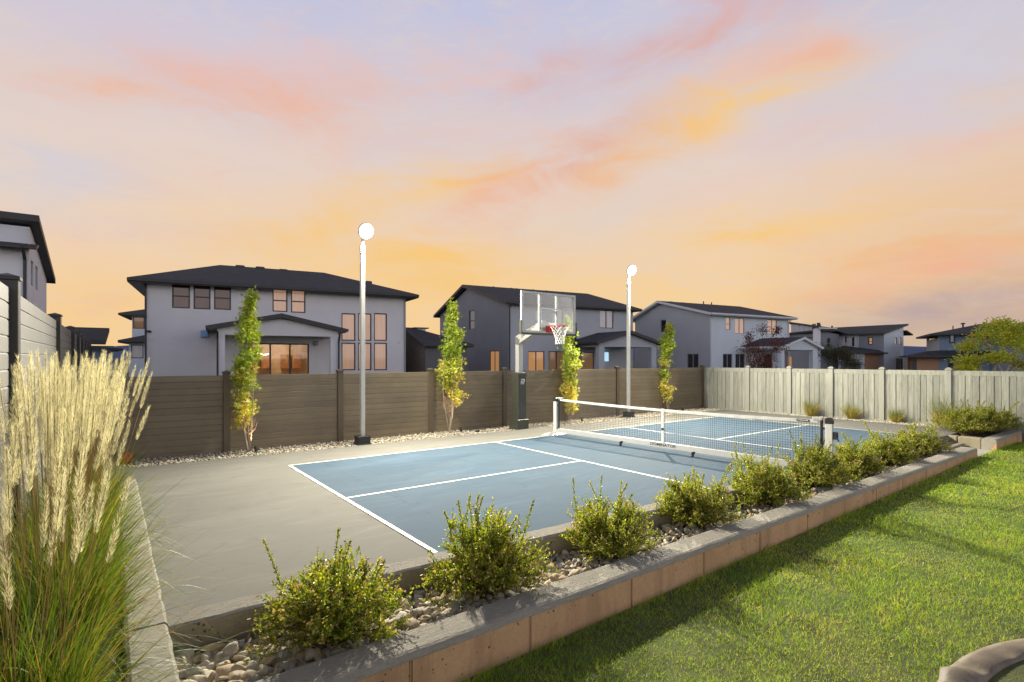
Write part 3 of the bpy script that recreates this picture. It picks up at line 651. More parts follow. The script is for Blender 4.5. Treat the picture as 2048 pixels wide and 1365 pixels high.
for i, (x, y, tx_, ty_, lab) in enumerate([(-.22, 7.56, -.3, 7.8, 'small black spotlight at the foot of the leftmost thin tree'), (4.62, 7.62, 4.55, 8.0, 'small black spotlight at the foot of the thin tree left of the hoop'),
                           (8.75, 7.45, 8.6, 7.8, 'small black spotlight in the gravel behind the far end of the net'), (13.95, 7.62, 13.6, 7.9, 'small black spotlight beside the rightmost thin tree')]):
    r = thing('garden_spotlight', lab, 'spotlight', (x, y, -.03), group='garden spotlights in the gravel')
    d = Vector((tx_-x, ty_-y, 1.2)).normalized()
    b = MB(); b.tube([(0, 0, 0), (0, 0, .06)], .008, 8); b.build('stake', M['blackmetal'], r)
    b = MB(); b.tube([Vector((0, 0, .06)), Vector((0, 0, .06))+d*.11], .032, 14); b.build('housing', M['blackmetal'], r)
    ld = bpy.data.lights.new('spot', 'SPOT'); ld.energy = 26; ld.spot_size = R(70); ld.spot_blend = .6; ld.color = (1, .80, .45); ld.shadow_soft_size = .03
    lo = bpy.data.objects.new('light_source', ld); COL.objects.link(lo); lo.parent = r; lo.location = Vector((0, 0, .06))+d*.125; lo.rotation_euler = d.to_track_quat('-Z', 'Y').to_euler()
b = MB(); b.tube([(0, 0, 0), (0, 0, .05)], .008, 8); r = thing('garden_spotlight', 'small black unlit fixture lying just right of the spotlight left of the hoop', 'spotlight', (4.95, 7.45, -.03)); b.build('stake', M['blackmetal'], r)
b = MB(); b.tube([(0, 0, .05), (.09, -.02, .07)], .03, 12); b.build('housing', M['blackmetal'], r)

# basketball lying at the far left corner
bs_ = MB(); n_ = 24; Rb = .12
for i in range(13):
    ph = math.pi*i/12
    for j in range(n_): a = 2*math.pi*j/n_; bs_.v.append((Rb*math.sin(ph)*math.cos(a), Rb*math.sin(ph)*math.sin(a), Rb*math.cos(ph)))
for i in range(12):
    for j in range(n_): bs_.f.append((i*n_+j, (i+1)*n_+j, (i+1)*n_+(j+1) % n_, i*n_+(j+1) % n_)); bs_.m.append(0)
bk_ = thing('basketball', 'orange basketball lying at the corner of the brown fence by the grasses', 'ball', (-2.35, 7.85, .09), .5)
bs_.build('ball', mat('orange leather', (.42, .10, .03), .6, bump=(160, .4)), bk_, smooth=True)
b = MB()
for ax in range(3):
    pts = []
    for a in np.linspace(0, 2*math.pi, 33):
        c_, s__ = math.cos(a)*(Rb+.0005), math.sin(a)*(Rb+.0005); pts.append((c_, s__, 0) if ax == 0 else (c_, 0, s__) if ax == 1 else (0, c_, s__))
    b.tube(pts, .0025, 5, cap=False)
b.build('seams', M['rubber'], bk_)

# sunken trampoline at the lower right
tc_ = Vector((2.3, -5.27, -.355)); tr_ = thing('trampoline', 'sunken round trampoline with creased tan edge pad at the lower right of the lawn', 'trampoline', tc_)
rng = random.Random(8); prof = []; NT_ = 420
for i in range(NT_):
    a = 2*math.pi*i/NT_; wv = .010*math.sin(a*37)+.008*math.sin(a*61+1)+.006*rng.uniform(-1, 1)
    seam = .034*math.exp(-((((a-1.615+math.pi) % (2*math.pi))-math.pi)/.045)**2)+.012*math.exp(-((((a-1.70+math.pi) % (2*math.pi))-math.pi)/.03)**2)
    prof.append([(r_*math.cos(a), r_*math.sin(a), z_) for r_, z_ in ((2.155, -.035), (2.165, .000), (2.19, .010+wv*.6), (2.25, .016+wv+seam), (2.31, .014+wv*.8+seam*1.3), (2.36+seam*.5, .0+seam*1.1), (2.375, -.07))])
b = MB(); k = 7; b.add([p for q in prof for p in q], [(i*k+j, ((i+1) % NT_)*k+j, ((i+1) % NT_)*k+j+1, i*k+j+1) for i in range(NT_) for j in range(k-1)])
M['canvas'] = mat('tan vinyl cover', (.15, .12, .08), .6, var=(3.5, .3), bump=(6, .45, 4))
b.build('edge_pad', M['canvas'], tr_, smooth=True)
b = MB(); b.add([(2.1*math.cos(a), 2.1*math.sin(a), -.03) for a in np.linspace(0, 2*math.pi, 65)[:-1]], [tuple(range(64))])
b.build('jumping_mat', mat('black woven mat', (.02, .022, .022), .6, bump=(300, .3)), tr_)
# ------------------------------------------------------------------ houses
FW, RT = Vector((math.cos(TH), math.sin(TH), 0)), Vector((math.sin(TH), -math.cos(TH), 0))
CAMV = Vector((CX, CY, CZ))
def ray(u, v): return FW+RT*((u-1024)/F)+Vector((0, 0, (717.7-v)/F))
def stucco(name, c): return mat(name, c, .85, bump=(55, .25, 5), var=(.5, .07))
M['st_lav'] = stucco('pale grey stucco', (.72, .71, .73)); M['st_grey'] = stucco('mid grey and shaded pale stucco', (.44, .46, .50))
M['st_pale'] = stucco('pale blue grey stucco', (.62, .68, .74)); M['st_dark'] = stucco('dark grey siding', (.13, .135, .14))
M['st_white'] = stucco('white stucco', (.78, .78, .82)); M['st_slate'] = stucco('slate and shaded grey stucco', (.24, .25, .28))
M['st_tan'] = mat('tan lap siding and painted orange light', (.42, .24, .15), .75, bump=(7, .6, 2, (.02, .02, 1)))
M['st_stone'] = mat('grey brown stone veneer', (.20, .17, .14), .85, var=(4, .4, (1, 1, 3)), bump=(14, 1, 4, (1, 1, 3)))
M['st_blue'] = stucco('blue grey stucco', (.2, .27, .38))
def batten():
    m = mat('board and batten siding', (.55, .55, .6), .75); t = NT(m.node_tree); g = t.node('ShaderNodeTexCoord').outputs['Object']
    w_ = t.node('ShaderNodeTexWave', wave_type='BANDS', bands_direction='DIAGONAL'); w_.inputs['Scale'].default_value = 1.0; t.l.new(t.mapv(g, (1, 1, 0)), w_.inputs[0])
    b = t.node('ShaderNodeBump'); b.inputs['Strength'].default_value = 1; b.inputs['Distance'].default_value = .1
    t.l.new(t.ramp(w_.outputs[1], [(.8, (0, 0, 0, 1)), (.9, (1, 1, 1, 1))]), b.inputs['Height']); t.l.new(b.outputs[0], t.n['Principled BSDF'].inputs['Normal']); return m
M['st_batten'] = batten()
M['shingle'] = mat('charcoal shingle', (.05, .051, .055), .9, var=(2.2, .35, (1, 3, 3)), bump=(26, .9, 3, (1, 3, 3)))
M['fascia'] = mat('charcoal fascia', (.045, .044, .044), .55); M['fasciaw'] = mat('white fascia', (.62, .64, .66), .5); M['frame'] = mat('dark window frame', (.025, .024, .024), .4)
M['frameg'] = mat('grey window frame', (.3, .31, .32), .5)
def pane(name, c, e=None, k=0, rough=.04):
    return mat(name, c, rough, spec=.8, emit=(e+(k,)) if e else None, var=(4, .16, (2.5, 2.5, .12)))
M['p_dark'] = pane('dark reflecting pane', (.02, .022, .028)); M['p_red'] = pane('pane with painted red hill reflection', (.12, .045, .03))  # p_red: reflection of a dark red hill painted into the pane colour
M['p_pink'] = pane('pane with painted pink sky reflection', (.45, .3, .22), (.95, .56, .36), .26); M['p_warm'] = pane('pane lit warm', (.3, .18, .1), (.9, .42, .14), .38)  # p_pink: reflected pink sky painted as colour and glow
M['p_dim'] = pane('pane dimly lit', (.16, .1, .06), (.8, .45, .2), .12); M['p_grey'] = pane('pane with painted grey reflection', (.34, .34, .36), (.6, .55, .6), .14)  # p_grey: reflected light put in as pale grey with faint glow
M['p_blue'] = pane('pane with painted blue sky reflection', (.05, .08, .13), (.3, .45, .8), .08)  # blue sky reflection painted as pane colour and slight emission
ROT = R(-8)
class House:
    def __init__(s, name, label, u, D, group='houses of the neighbourhood', rot=ROT, zg=-.35):
        r = ray(u, 717.7); O = CAMV+r*D; s.O = Vector((O.x, O.y, zg)); s.rot = rot
        s.ex = Vector((math.cos(rot), math.sin(rot), 0)); s.ey = Vector((-math.sin(rot), math.cos(rot), 0))
        s.root = thing(name, label, 'house', s.O, rot, group)
    def hit(s, u, v, pl, off=0.0):
        """pl 'f': plane y=off (facade), returns (x, z); pl 's': plane x=off, returns (y, z)"""
        n = s.ey if pl == 'f' else s.ex; d = ray(u, v); t = ((s.O+n*off-CAMV).dot(n))/d.dot(n); p = CAMV+d*t-s.O
        return (p.dot(s.ex) if pl == 'f' else p.dot(s.ey)), p.z
    def P(s, pl, a, off, z): return (a, off, z) if pl == 'f' else (off, a, z)
    def wall(s, b, pl, off, a0, a1, z0, z1, holes=(), depth=.14, m=0):
        """wall plane with real openings and reveals; depth>0 goes inwards"""
        A = sorted({a0, a1, *[h[0] for h in holes], *[h[2] for h in holes]}); Z = sorted({z0, z1, *[h[1] for h in holes], *[h[3] for h in holes]})
        for i in range(len(A)-1):
            for j in range(len(Z)-1):
                ca, cz = (A[i]+A[i+1])/2, (Z[j]+Z[j+1])/2
                if any(h[0] < ca < h[2] and h[1] < cz < h[3] for h in holes): continue
                b.add([s.P(pl, A[i], off, Z[j]), s.P(pl, A[i+1], off, Z[j]), s.P(pl, A[i+1], off, Z[j+1]), s.P(pl, A[i], off, Z[j+1])], [(0, 1, 2, 3)], m)
        for h in holes:
            c = [(h[0], h[1]), (h[2], h[1]), (h[2], h[3]), (h[0], h[3])]
            for i in range(4):
                p, q = c[i], c[(i+1) % 4]
                b.add([s.P(pl, p[0], off, p[1]), s.P(pl, q[0], off, q[1]), s.P(pl, q[0], off+depth, q[1]), s.P(pl, p[0], off+depth, p[1])], [(0, 1, 2, 3)], m)
    def px(s, pl, u0, v0, u1, v1, off=0.0):
        a0, za = s.hit(u0, v0, pl, off); a1, zb = s.hit(u1, v1, pl, off); _, zc = s.hit(u0, v1, pl, off); _, zd = s.hit(u1, v0, pl, off)
        a0, a1 = sorted((a0, a1)); return (a0, min(zb, zc)*.5+max(zb, zc)*.5 if False else (zb+zc)/2, a1, (za+zd)/2)
    def window(s, pl, h, pm, fm='frame', style='single', off=0.0, rec=.09, fw=.06, glow=None):
        b = MB(); a0, z0, a1, z1 = h; d0, d1 = off+rec-.05, off+rec
        def bx(x0, x1, za, zb, e=0.0):
            p, q = s.P(pl, x0, d0-e, za), s.P(pl, x1, d1, zb); b.box(min(p[0], q[0]), max(p[0], q[0]), min(p[1], q[1]), max(p[1], q[1]), za, zb)
        bx(a0, a0+fw, z0, z1); bx(a1-fw, a1, z0, z1); bx(a0+fw, a1-fw, z0, z0+fw); bx(a0+fw, a1-fw, z1-fw, z1)
        if style == 'hung': zm = z0+(z1-z0)*.46; bx(a0+fw, a1-fw, zm-.03, zm+.03, -.01)
        if style == 'slider': am = (a0+a1)/2; bx(am-.035, am+.035, z0+fw, z1-fw, -.01)
        if style == 'triple':
            for k in (1, 2): am = a0+(a1-a0)*k/3; bx(am-.04, am+.04, z0+fw, z1-fw, -.01)
        fr = b.build('window', M[fm], s.root)
        g = MB(); p = s.P(pl, a0+fw, d1-.012, z0+fw); q = s.P(pl, a1-fw, d1-.004, z1-fw)
        g.box(min(p[0], q[0]), max(p[0], q[0]), min(p[1], q[1]), max(p[1], q[1]), p[2], q[2]); g.build('pane', M[pm], fr)
        return fr
    def downspout(s, pl, a, z0, z1, off, m='fascia', kick=0.0):
        b = MB(); p = lambda z, o=0: s.P(pl, a, off-.05-o, z)
        b.bar(p(z0), p(z1-.35), .08, .06); 
        if kick: b.bar(p(z1-.35), p(z1, kick), .08, .06)
        else: b.bar(p(z1-.35), p(z1), .08, .06)
        b.build('downspout', M[m], s.root)
def gutter(b, x0, x1, y, z): b.box(x0, x1, y-.11, y, z-.13, z, b=.02)

def main_block(h, x1, depth, ze, xr0, xr1, zr, yr, wm, fh=(), sh=(), gable_left=True, hip_right=True, ov=.5, th=.2, fasc='fascia', side_mat=None, gut=True):
    b = MB(); h.wall(b, 'f', 0, 0, x1, 0, ze, fh); b2 = b if side_mat is None else MB(); h.wall(b2, 's', 0, 0, depth, 0, ze, sh)
    b.add([(x1, 0, 0), (x1, depth, 0), (x1, depth, ze), (x1, 0, ze)], [(0, 1, 2, 3)]); b.add([(0, depth, 0), (0, depth, ze), (x1, depth, ze), (x1, depth, 0)], [(0, 1, 2, 3)])
    if gable_left: b2.add([(0, 0, ze), (0, depth, ze), (0, yr, zr-.1)], [(0, 2, 1)])
    if not hip_right: b.add([(x1, 0, ze), (x1, depth, ze), (x1, yr, zr-.1)], [(0, 1, 2)])
    b.build('wall', wm, h.root)
    if side_mat is not None: b2.build('side_wall', side_mat, h.root)
    sl = (zr-ze)/yr; zo = ze-ov*sl
    X0 = -ov; rx0 = X0 if gable_left else xr0; rx1 = xr1 if hip_right else x1+ov
    T = th*.9
    P_ = [(X0, -ov, zo+T), (x1+ov, -ov, zo+T), (x1+ov, depth+ov, zo+T), (X0, depth+ov, zo+T), (rx0, yr, zr+T), (rx1, yr, zr+T)]
    fs = [(0, 1, 5, 4), (2, 3, 4, 5), (1, 2, 5)]
    if not hip_right: P_[5] = (x1+ov, yr, zr+T)
    if not gable_left: fs.append((3, 0, 4))
    if not hip_right: fs = [f_ for f_ in fs if f_ != (1, 2, 5)]
    r = MB(); r.shell(P_, fs, th, 0, 1); ro = r.build('roof', [M['shingle'], M[fasc]], h.root)
    if gut:
        g = MB(); gutter(g, X0, x1+ov, -ov-.002, zo+T-.01); g.build('gutter', M[fasc], ro)
    return ro
def vents(h, ro, items, y):
    for u, v, k in items:
        x, z = h.hit(u, v, 'f', y); b = MB()
        if k == 'pipe': b.tube([(x, y, z-.55), (x, y, z)], .05, 8)
        elif k == 'cap': b.tube([(x, y, z-.5), (x, y, z-.12)], .08, 8); b.tube([(x, y, z-.15), (x, y, z-.05), (x, y, z)], [.2, .2, .04], 10)
        else: b.box(x-.25, x+.25, y-.25, y+.1, z-.45, z-.17, b=.04)
        b.build('vent', M['fascia'], ro)

def porch(h, x0, x1, d, ze, zap, zo0, xo0, xo1, wm, ov=.35, fasc='fascia', roof_back=0.0, xa=None):
    """gabled porch in front of the facade: posts, beam, ceiling, roof"""
    xa = (x0+x1)/2 if xa is None else xa
    y = -d; b = MB(); t = .35
    b.box(x0, xo0, y, y+t, 0, zo0); b.box(xo1, x1, y, y+t, 0, zo0)
    b.prism([(x0, y, zo0+.001), (x1, y, zo0+.001), (x1, y, ze), (xa, y, zap-.06), (x0, y, ze)], (0, t, 0))
    b.box(x0, x0+.3, y+t+.001, -.002, zo0, ze-.05); b.box(x1-.3, x1, y+t+.001, -.002, zo0, ze-.05)
    b.box(x0+.301, x1-.301, y+t+.001, -.002, zo0+.05, zo0+.15)
    p = b.build('porch', wm, h.root)
    sl = (zap-ze)/(xa-x0); sr = (zap-ze)/(x1-xa); r = MB(); T = .16
    P_ = [(x0-ov, y-ov, ze-ov*sl+T), (xa, y-ov, zap+T), (x1+ov, y-ov, ze-ov*sr+T), (x1+ov, roof_back-.002, ze-ov*sr+T), (xa, roof_back-.002, zap+T), (x0-ov, roof_back-.002, ze-ov*sl+T)]
    r.shell(P_, [(0, 1, 4, 5), (1, 2, 3, 4)], .2, 0, 1); r.build('porch_roof', [M['shingle'], M[fasc]], p)
    for xx, s_ in ((x0-ov, -1), (x1+ov, 1)):
        z = (ze-ov*(sl if s_ < 0 else sr))+T; g = MB(); g.box(min(xx, xx+.1*s_), max(xx, xx+.1*s_), y-ov, -.01, z-.14, z-.01); g.build('gutter', M[fasc], p)
    return p

# --- house 1: big pale two storey house, left of centre
H = House('house', 'large pale grey house with gabled patio and lit patio door, left of the near floodlight', 290, 25.2)
ze = H.hit(290, 560, 'f')[1]; x1 = H.hit(810, 600, 'f')[0]; dep = 11.0
yr = 5.5; xr0, zr = H.hit(440, 531, 'f', yr); xr1, zr2 = H.hit(648, 545, 'f', yr)
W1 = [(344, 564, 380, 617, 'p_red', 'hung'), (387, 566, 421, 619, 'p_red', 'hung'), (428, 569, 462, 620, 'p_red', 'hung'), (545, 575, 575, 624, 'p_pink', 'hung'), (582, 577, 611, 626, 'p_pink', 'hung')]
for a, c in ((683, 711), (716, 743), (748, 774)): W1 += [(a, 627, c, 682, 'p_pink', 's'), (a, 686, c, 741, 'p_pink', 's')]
holes = [H.px('f', *q[:4]) for q in W1]; door = H.px('f', 500, 687, 618, 768); door = (door[0], .18, door[2], door[3]); 
ro = main_block(H, x1, dep, ze, xr0, xr1, (zr+zr2)/2-.18, yr, M['st_lav'], holes+[door], gable_left=False, ov=.62)
vents(H, ro, [(480, 526, 'box'), (520, 529, 'box'), (566, 534, 'box'), (735, 558, 'box')], yr)
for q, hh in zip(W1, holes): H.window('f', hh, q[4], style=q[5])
dr = H.window('f', door, 'clearglass', style='triple', fw=.07); dr.name = 'patio_door'
# lit room behind the patio door
a0, z0, a1, z1 = door; b = MB()
b.add([(a0-.6, 3.4, z0-.05), (a1+.6, 3.4, z0-.05), (a1+.6, 3.4, z1+.3), (a0-.6, 3.4, z1+.3)], [(0, 1, 2, 3)])
b.add([(a0-.6, .15, z0-.05), (a0-.6, 3.4, z0-.05), (a0-.6, 3.4, z1+.3), (a0-.6, .15, z1+.3)], [(0, 1, 2, 3)]); b.add([(a1+.6, .15, z0-.05), (a1+.6, 3.4, z0-.05), (a1+.6, 3.4, z1+.3), (a1+.6, .15, z1+.3)], [(0, 1, 2, 3)])
b.add([(a0-.6, .15, z0-.02), (a1+.6, .15, z0-.02), (a1+.6, 3.4, z0-.02), (a0-.6, 3.4, z0-.02)], [(0, 1, 2, 3)]); b.add([(a0-.6, .15, z1+.3), (a1+.6, .15, z1+.3), (a1+.6, 3.4, z1+.3), (a0-.6, 3.4, z1+.3)], [(0, 1, 2, 3)])
rm = b.build('room', mat('warm room walls', (.62, .47, .32), .8, var=(1.5, .25)), H.root)
b = MB(); dw = a1-a0
b.box(a0+dw*.02, a0+dw*.35, 2.4, 3.2, z0, z0+.95, b=.01); b.box(a0+dw*.45, a1-dw*.1, 2.2, 3.0, z0, z0+.95, b=.01)
b.build('kitchen_counter', mat('cherry wood', (.36, .12, .05), .4, var=(6, .3, (1, 1, .2))), rm)
b = MB()
for k in (.0, .25, .62, .83): b.box(a0+dw*k, a0+dw*(k+.17), 3.05, 3.38, z0+1.5, z0+2.3, b=.01)
b.build('wall_cabinet', mat('honey wood', (.42, .2, .09), .4, var=(6, .3, (1, 1, .2))), rm)
b = MB()
for k, yy in ((.28, 1.2), (.42, 1.3), (.66, 1.0), (.8, 1.2)):
    x = a0+dw*k; b.box(x-.22, x+.22, yy-.22, yy+.22, z0+.42, z0+.48); b.box(x-.22, x+.22, yy-.24, yy-.2, z0+.481, z0+.95, b=.01)
    for sx in (-.2, .17):
        for sy in (-.2, .17): b.box(x+sx, x+sx+.03, yy+sy, yy+sy+.03, z0, z0+.419)
b.build('dining_chair', mat('pale wood', (.55, .38, .22), .5), rm)
b = MB(); b.box(a0+dw*.3, a0+dw*.38, .5, .8, z0, z0+.5); b.tube([(a0+dw*(.1+.25*t/8), 1.6+.15*math.sin(t), z1-.55+.04*math.sin(t*.8)) for t in range(9)], .03, 6)
b.m = [0]*6+[1]*(len(b.f)-6); b.build('pendant_lamp', [M['frame'], mat('lit ring', (1, 1, 1), emit=(1, .75, .45, 9))], rm)
ld = bpy.data.lights.new('room light', 'POINT'); ld.energy = 85; ld.color = (1, .74, .46); ld.shadow_soft_size = .2
lo = bpy.data.objects.new('ceiling_light', ld); COL.objects.link(lo); lo.parent = rm; lo.location = ((a0+a1)/2, 1.7, z1+.05)
# porch of house 1
PD = 2.6; X0, zeP = H.hit(434, 668, 'f', -PD); X1, _ = H.hit(676, 668, 'f', -PD); XA, zA = H.hit(562, 634, 'f', -PD); XO0, zO = H.hit(450, 669, 'f', -PD); XO1, _ = H.hit(661, 671, 'f', -PD)
porch(H, X0, X1, PD, zeP+.28, zA-.02, zO-.02, XO0, XO1, M['st_lav'], xa=XA)
H.downspout('f', X0+.02, 0, zeP+.1, -PD-.05, kick=.25); H.downspout('f', X1+.02, 0, zeP+.1, -PD-.05, kick=.25)
H.downspout('f', .03, 0, ze, 0, kick=.45); H.downspout('f', x1-.02, 0, ze, 0, m='frameg', kick=.45)
a, z = H.hit(632, 687, 'f'); b = MB(); b.box(a-.1, a+.1, -.18, -.01, z-.12, z+.14, b=.03); b.build('wall_lamp', M['frameg'], H.root)
a, z = H.hit(409, 668, 'f'); b = MB(); b.box(a-.16, a+.16, -.25, -.01, z-.16, z+.16, b=.02); b.build('utility_box', mat('pale blue box', (.25, .42, .75), .4), H.root)
a, z = H.hit(299, 663, 'f'); b = MB(); b.tube([(a-.1, -.12, z), (a+.08, -.2, z-.03)], .045, 10); b.box(a-.03, a+.03, -.12, -.01, z-.02, z+.05); b.build('camera_unit', M['fascia'], H.root)
a, z = H.hit(304, 678, 'f'); b = MB(); b.tube([(a, -.001, z), (a, -.05, z)], .1, 14); b.build('wall_vent', M['fasciaw'], H.root)
a, z = H.hit(798, 685, 'f'); b = MB(); b.tube([(a, -.001, z), (a, -.05, z)], .07, 14); b.build('wall_vent', M['fasciaw'], H.root)

# --- house 2: grey house behind the hoop
H = House('house', 'grey two storey house with darker gable side, standing behind the basketball hoop', 1017, 36.0)
ze = H.hit(1017, 606, 'f')[1]; x1 = H.hit(1266, 640, 'f')[0]; dep = 12.0; yr = 6.0
zr = H.hit(1030, 583, 'f', yr)[1]; xr1, _ = H.hit(1168, 592, 'f', yr); dep_l = H.hit(880, 640, 's')[0]; dep = dep_l; yr = H.hit(935, 640, 's')[0]
zr = H.hit(935, 571, 's')[1]; xr1, _ = H.hit(1175, 590, 'f', yr)
FWn = [(1070, 620, 1083, 645, 'p_grey', 's'), (1103, 617, 1126, 650, 'p_grey', 's'), (1199, 621, 1227, 657, 'p_grey', 'slider'), (1056, 703, 1089, 745, 'p_warm', 'slider'), (1097, 703, 1130, 745, 'p_dim', 'slider')]
SW = [(938, 621, 949, 659, 'p_blue', 'hung'), (905, 627, 915, 656, 'p_blue', 'hung'), (979, 702, 998, 750, 'p_warm', 'slider')]
fh = [H.px('f', *q[:4]) for q in FWn]; shh = [H.px('s', *q[:4]) for q in SW]
P2 = 3.4; pd0, zpd = H.hit(1211, 693, 'f', -P2)
ro = main_block(H, x1, dep, ze, 0, xr1, zr-.15, yr, M['st_grey'], fh, shh, ov=.45, side_mat=M['st_slate'])  # shade of the gable side is put into a darker stucco
for q, hh in zip(FWn, fh): H.window('f', hh, q[4], style=q[5], fw=.05)
for q, hh in zip(SW, shh): H.window('s', hh, q[4], style=q[5], fw=.05)
vents(H, ro, [(987, 573, 'pipe'), (1022, 576, 'cap'), (1033, 577, 'cap'), (1066, 579, 'pipe'), (1093, 581, 'pipe'), (1127, 586, 'box'), (1156, 589, 'box')], yr)
H.downspout('f', .06, 0, ze, 0, kick=.4)
X0, zeP = H.hit(1198, 690, 'f', -P2); X1, _ = H.hit(1313, 690, 'f', -P2); XA, zA = H.hit(1257, 665, 'f', -P2); XO0, zO = H.hit(1209, 694, 'f', -P2); XO1, _ = H.hit(1303, 694, 'f', -P2)
porch(H, X0, X1, P2, zeP+.15, zA-.05, zO, XO0, XO1, M['st_grey'], xa=XA)
# low wing left of the porch
a0, z0 = H.hit(1150, 695, 'f', -1.2); b = MB(); H.wall(b, 'f', -1.2, a0, X0-.01, 0, z0, [H.px('f', 1163, 705, 1188, 750, -1.2)]); H.wall(b, 's', a0, -1.2, 0, 0, z0); wg = b.build('wing_wall', M['st_slate'], H.root)
H.window('f', H.px('f', 1163, 705, 1188, 750, -1.2), 'p_dim', off=-1.2, style='s', fw=.05)
r = MB(); zt_ = H.hit(1190, 668, 'f', -.02)[1]; r.shell([(a0-.3, -1.6, z0+.1), (X0-.4, -1.6, z0+.1), (X0-.4, -.003, zt_), (a0+.9, -.003, zt_)], [(0, 1, 2, 3)], .15, 0, 1); r.build('wing_roof', [M['shingle'], M['fascia']], H.root)
b = MB(); pa0, pz0, pa1, pz1 = H.px('f', 1207, 705, 1216, 723, -.3); b.box(pa0, pa1, -.4, -.3, pz0, pz1, b=.03); b.build('television', mat('lit screen', (.2, .3, .4), .3, emit=(.5, .8, 1, .9)), H.root)

# --- house 3
H = House('house', 'pale blue grey house with white fascia behind the corner where both fences meet', 1420, 43.0)
ze = H.hit(1420, 628, 'f')[1]; x1 = H.hit(1577, 640, 'f')[0]; dep = H.hit(1270, 690, 's')[0]; yr = H.hit(1322, 690, 's')[0]
zr = H.hit(1322, 603, 's')[1]; xr1, _ = H.hit(1480, 611, 'f', yr)
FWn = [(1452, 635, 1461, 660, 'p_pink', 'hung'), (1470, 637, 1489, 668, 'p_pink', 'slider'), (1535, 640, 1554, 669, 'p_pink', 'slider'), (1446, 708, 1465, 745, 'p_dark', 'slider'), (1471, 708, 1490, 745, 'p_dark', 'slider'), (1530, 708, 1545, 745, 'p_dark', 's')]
SW = [(1374, 708, 1397, 745, 'p_dark', 'slider'), (1321, 640, 1332, 665, 'p_dark', 's')]
fh = [H.px('f', *q[:4]) for q in FWn]; shh = [H.px('s', *q[:4]) for q in SW]
ro = main_block(H, x1, dep, ze, 0, xr1, zr-.15, yr, M['st_pale'], fh, shh, ov=.5, fasc='fasciaw', side_mat=M['st_grey'])  # shaded side painted in a greyer stucco than the front
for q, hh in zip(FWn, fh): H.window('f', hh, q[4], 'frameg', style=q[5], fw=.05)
for q, hh in zip(SW, shh): H.window('s', hh, q[4], 'frameg', style=q[5], fw=.05)
vents(H, ro, [(1339, 600, 'box'), (1364, 602, 'box'), (1387, 604, 'box'), (1407, 603, 'pipe'), (1412, 606, 'box'), (1423, 605, 'pipe'), (1432, 607, 'box'), (1446, 608, 'box')], yr)
H.downspout('f', .06, 0, ze, 0, m='fasciaw', kick=.45); H.downspout('f', x1-.05, 0, ze, 0, m='fasciaw', kick=.45)
P3_ = 3.6; X0, zeP = H.hit(1563, 696, 'f', -P3_); X1, _ = H.hit(1635, 696, 'f', -P3_); XA, zA = H.hit(1603, 677, 'f', -P3_); XO0, zO = H.hit(1569, 700, 'f', -P3_); XO1, _ = H.hit(1626, 700, 'f', -P3_)
porch(H, X0, X1, P3_, zeP+.05, zA-.05, zO, XO0, XO1, M['st_pale'], fasc='fasciaw', xa=XA, ov=.3, roof_back=3.0)
b = MB(); b.box(x1+.001, X1-.1, 0.0, .3, 0, zO+.4); b.build('porch_back_wall', M['st_tan'], H.root)
pa0, pz0, pa1, pz1 = H.px('f', 1576, 714, 1583, 745, -.02); b = MB(); b.box(pa0, pa1, -.03, -.003, pz0, pz1); b.build('lit_door_pane', M['p_warm'], H.root)

# --- low garage between houses 1 and 2
H = House('garage', 'low stone sided garage with dark roof between the two nearest big houses', 851, 31.5)
H.root['category'] = 'garage'
ze = H.hit(851, 691, 'f')[1]; x1 = H.hit(934, 700, 'f')[0]; yr = H.hit(811, 690, 's')[0]; zr = H.hit(816, 660, 's')[1]
ro = main_block(H, x1, yr*2, ze, 0, x1-2.2, zr, yr, M['st_dark'], ov=.3, side_mat=M['st_stone'])
a, z = H.hit(838, 658, 'f', yr); b = MB(); b.box(a-.35, a+.35, yr-.3, yr+.3, zr-.4, z); b.build('chimney', M['st_pale'], ro); b = MB(); b.box(a-.45, a+.55, yr-.4, yr+.4, z+.001, z+.07); b.build('chimney_cap', M['fascia'], ro)

# --- two tiered house glimpsed left of house 1
H = House('house', 'small two tiered house glimpsed just left of the large pale house', 258, 40)
zl = H.hit(258, 682, 'f')[1]; x1 = 9
fh = [H.px('f', 262, 690, 287, 717)]; ro = main_block(H, x1, 8, zl, 3, 6, zl+1.0, 4, M['st_pale'], fh, gable_left=False, ov=.6)
H.window('f', fh[0], 'p_grey')
a0, z0 = H.hit(264, 668, 'f', 1.5); zt = H.hit(264, 628, 'f', 1.5)[1]; b = MB(); hu = H.px('f', 266, 634, 289, 658, 1.5); H.wall(b, 'f', 1.5, a0, a0+6, zl+.3, zt, [hu]); b.add([(a0, 1.5, zl+.2), (a0, 7, zl+.2), (a0, 7, zt), (a0, 1.5, zt)], [(0, 1, 2, 3)]); b.build('upper_wall', M['st_pale'], H.root)
H.window('f', hu, 'p_dim', off=1.5)
r = MB(); r.shell([(a0-.8, .9, zt), (a0+6.5, .9, zt), (a0+6.5, 7.5, zt), (a0-.8, 7.5, zt), (a0+3, 4.2, zt+1.1)], [(0, 1, 4), (1, 2, 4), (2, 3, 4), (3, 0, 4)], .15, 0, 1); r.build('upper_roof', [M['shingle'], M['fascia']], H.root)

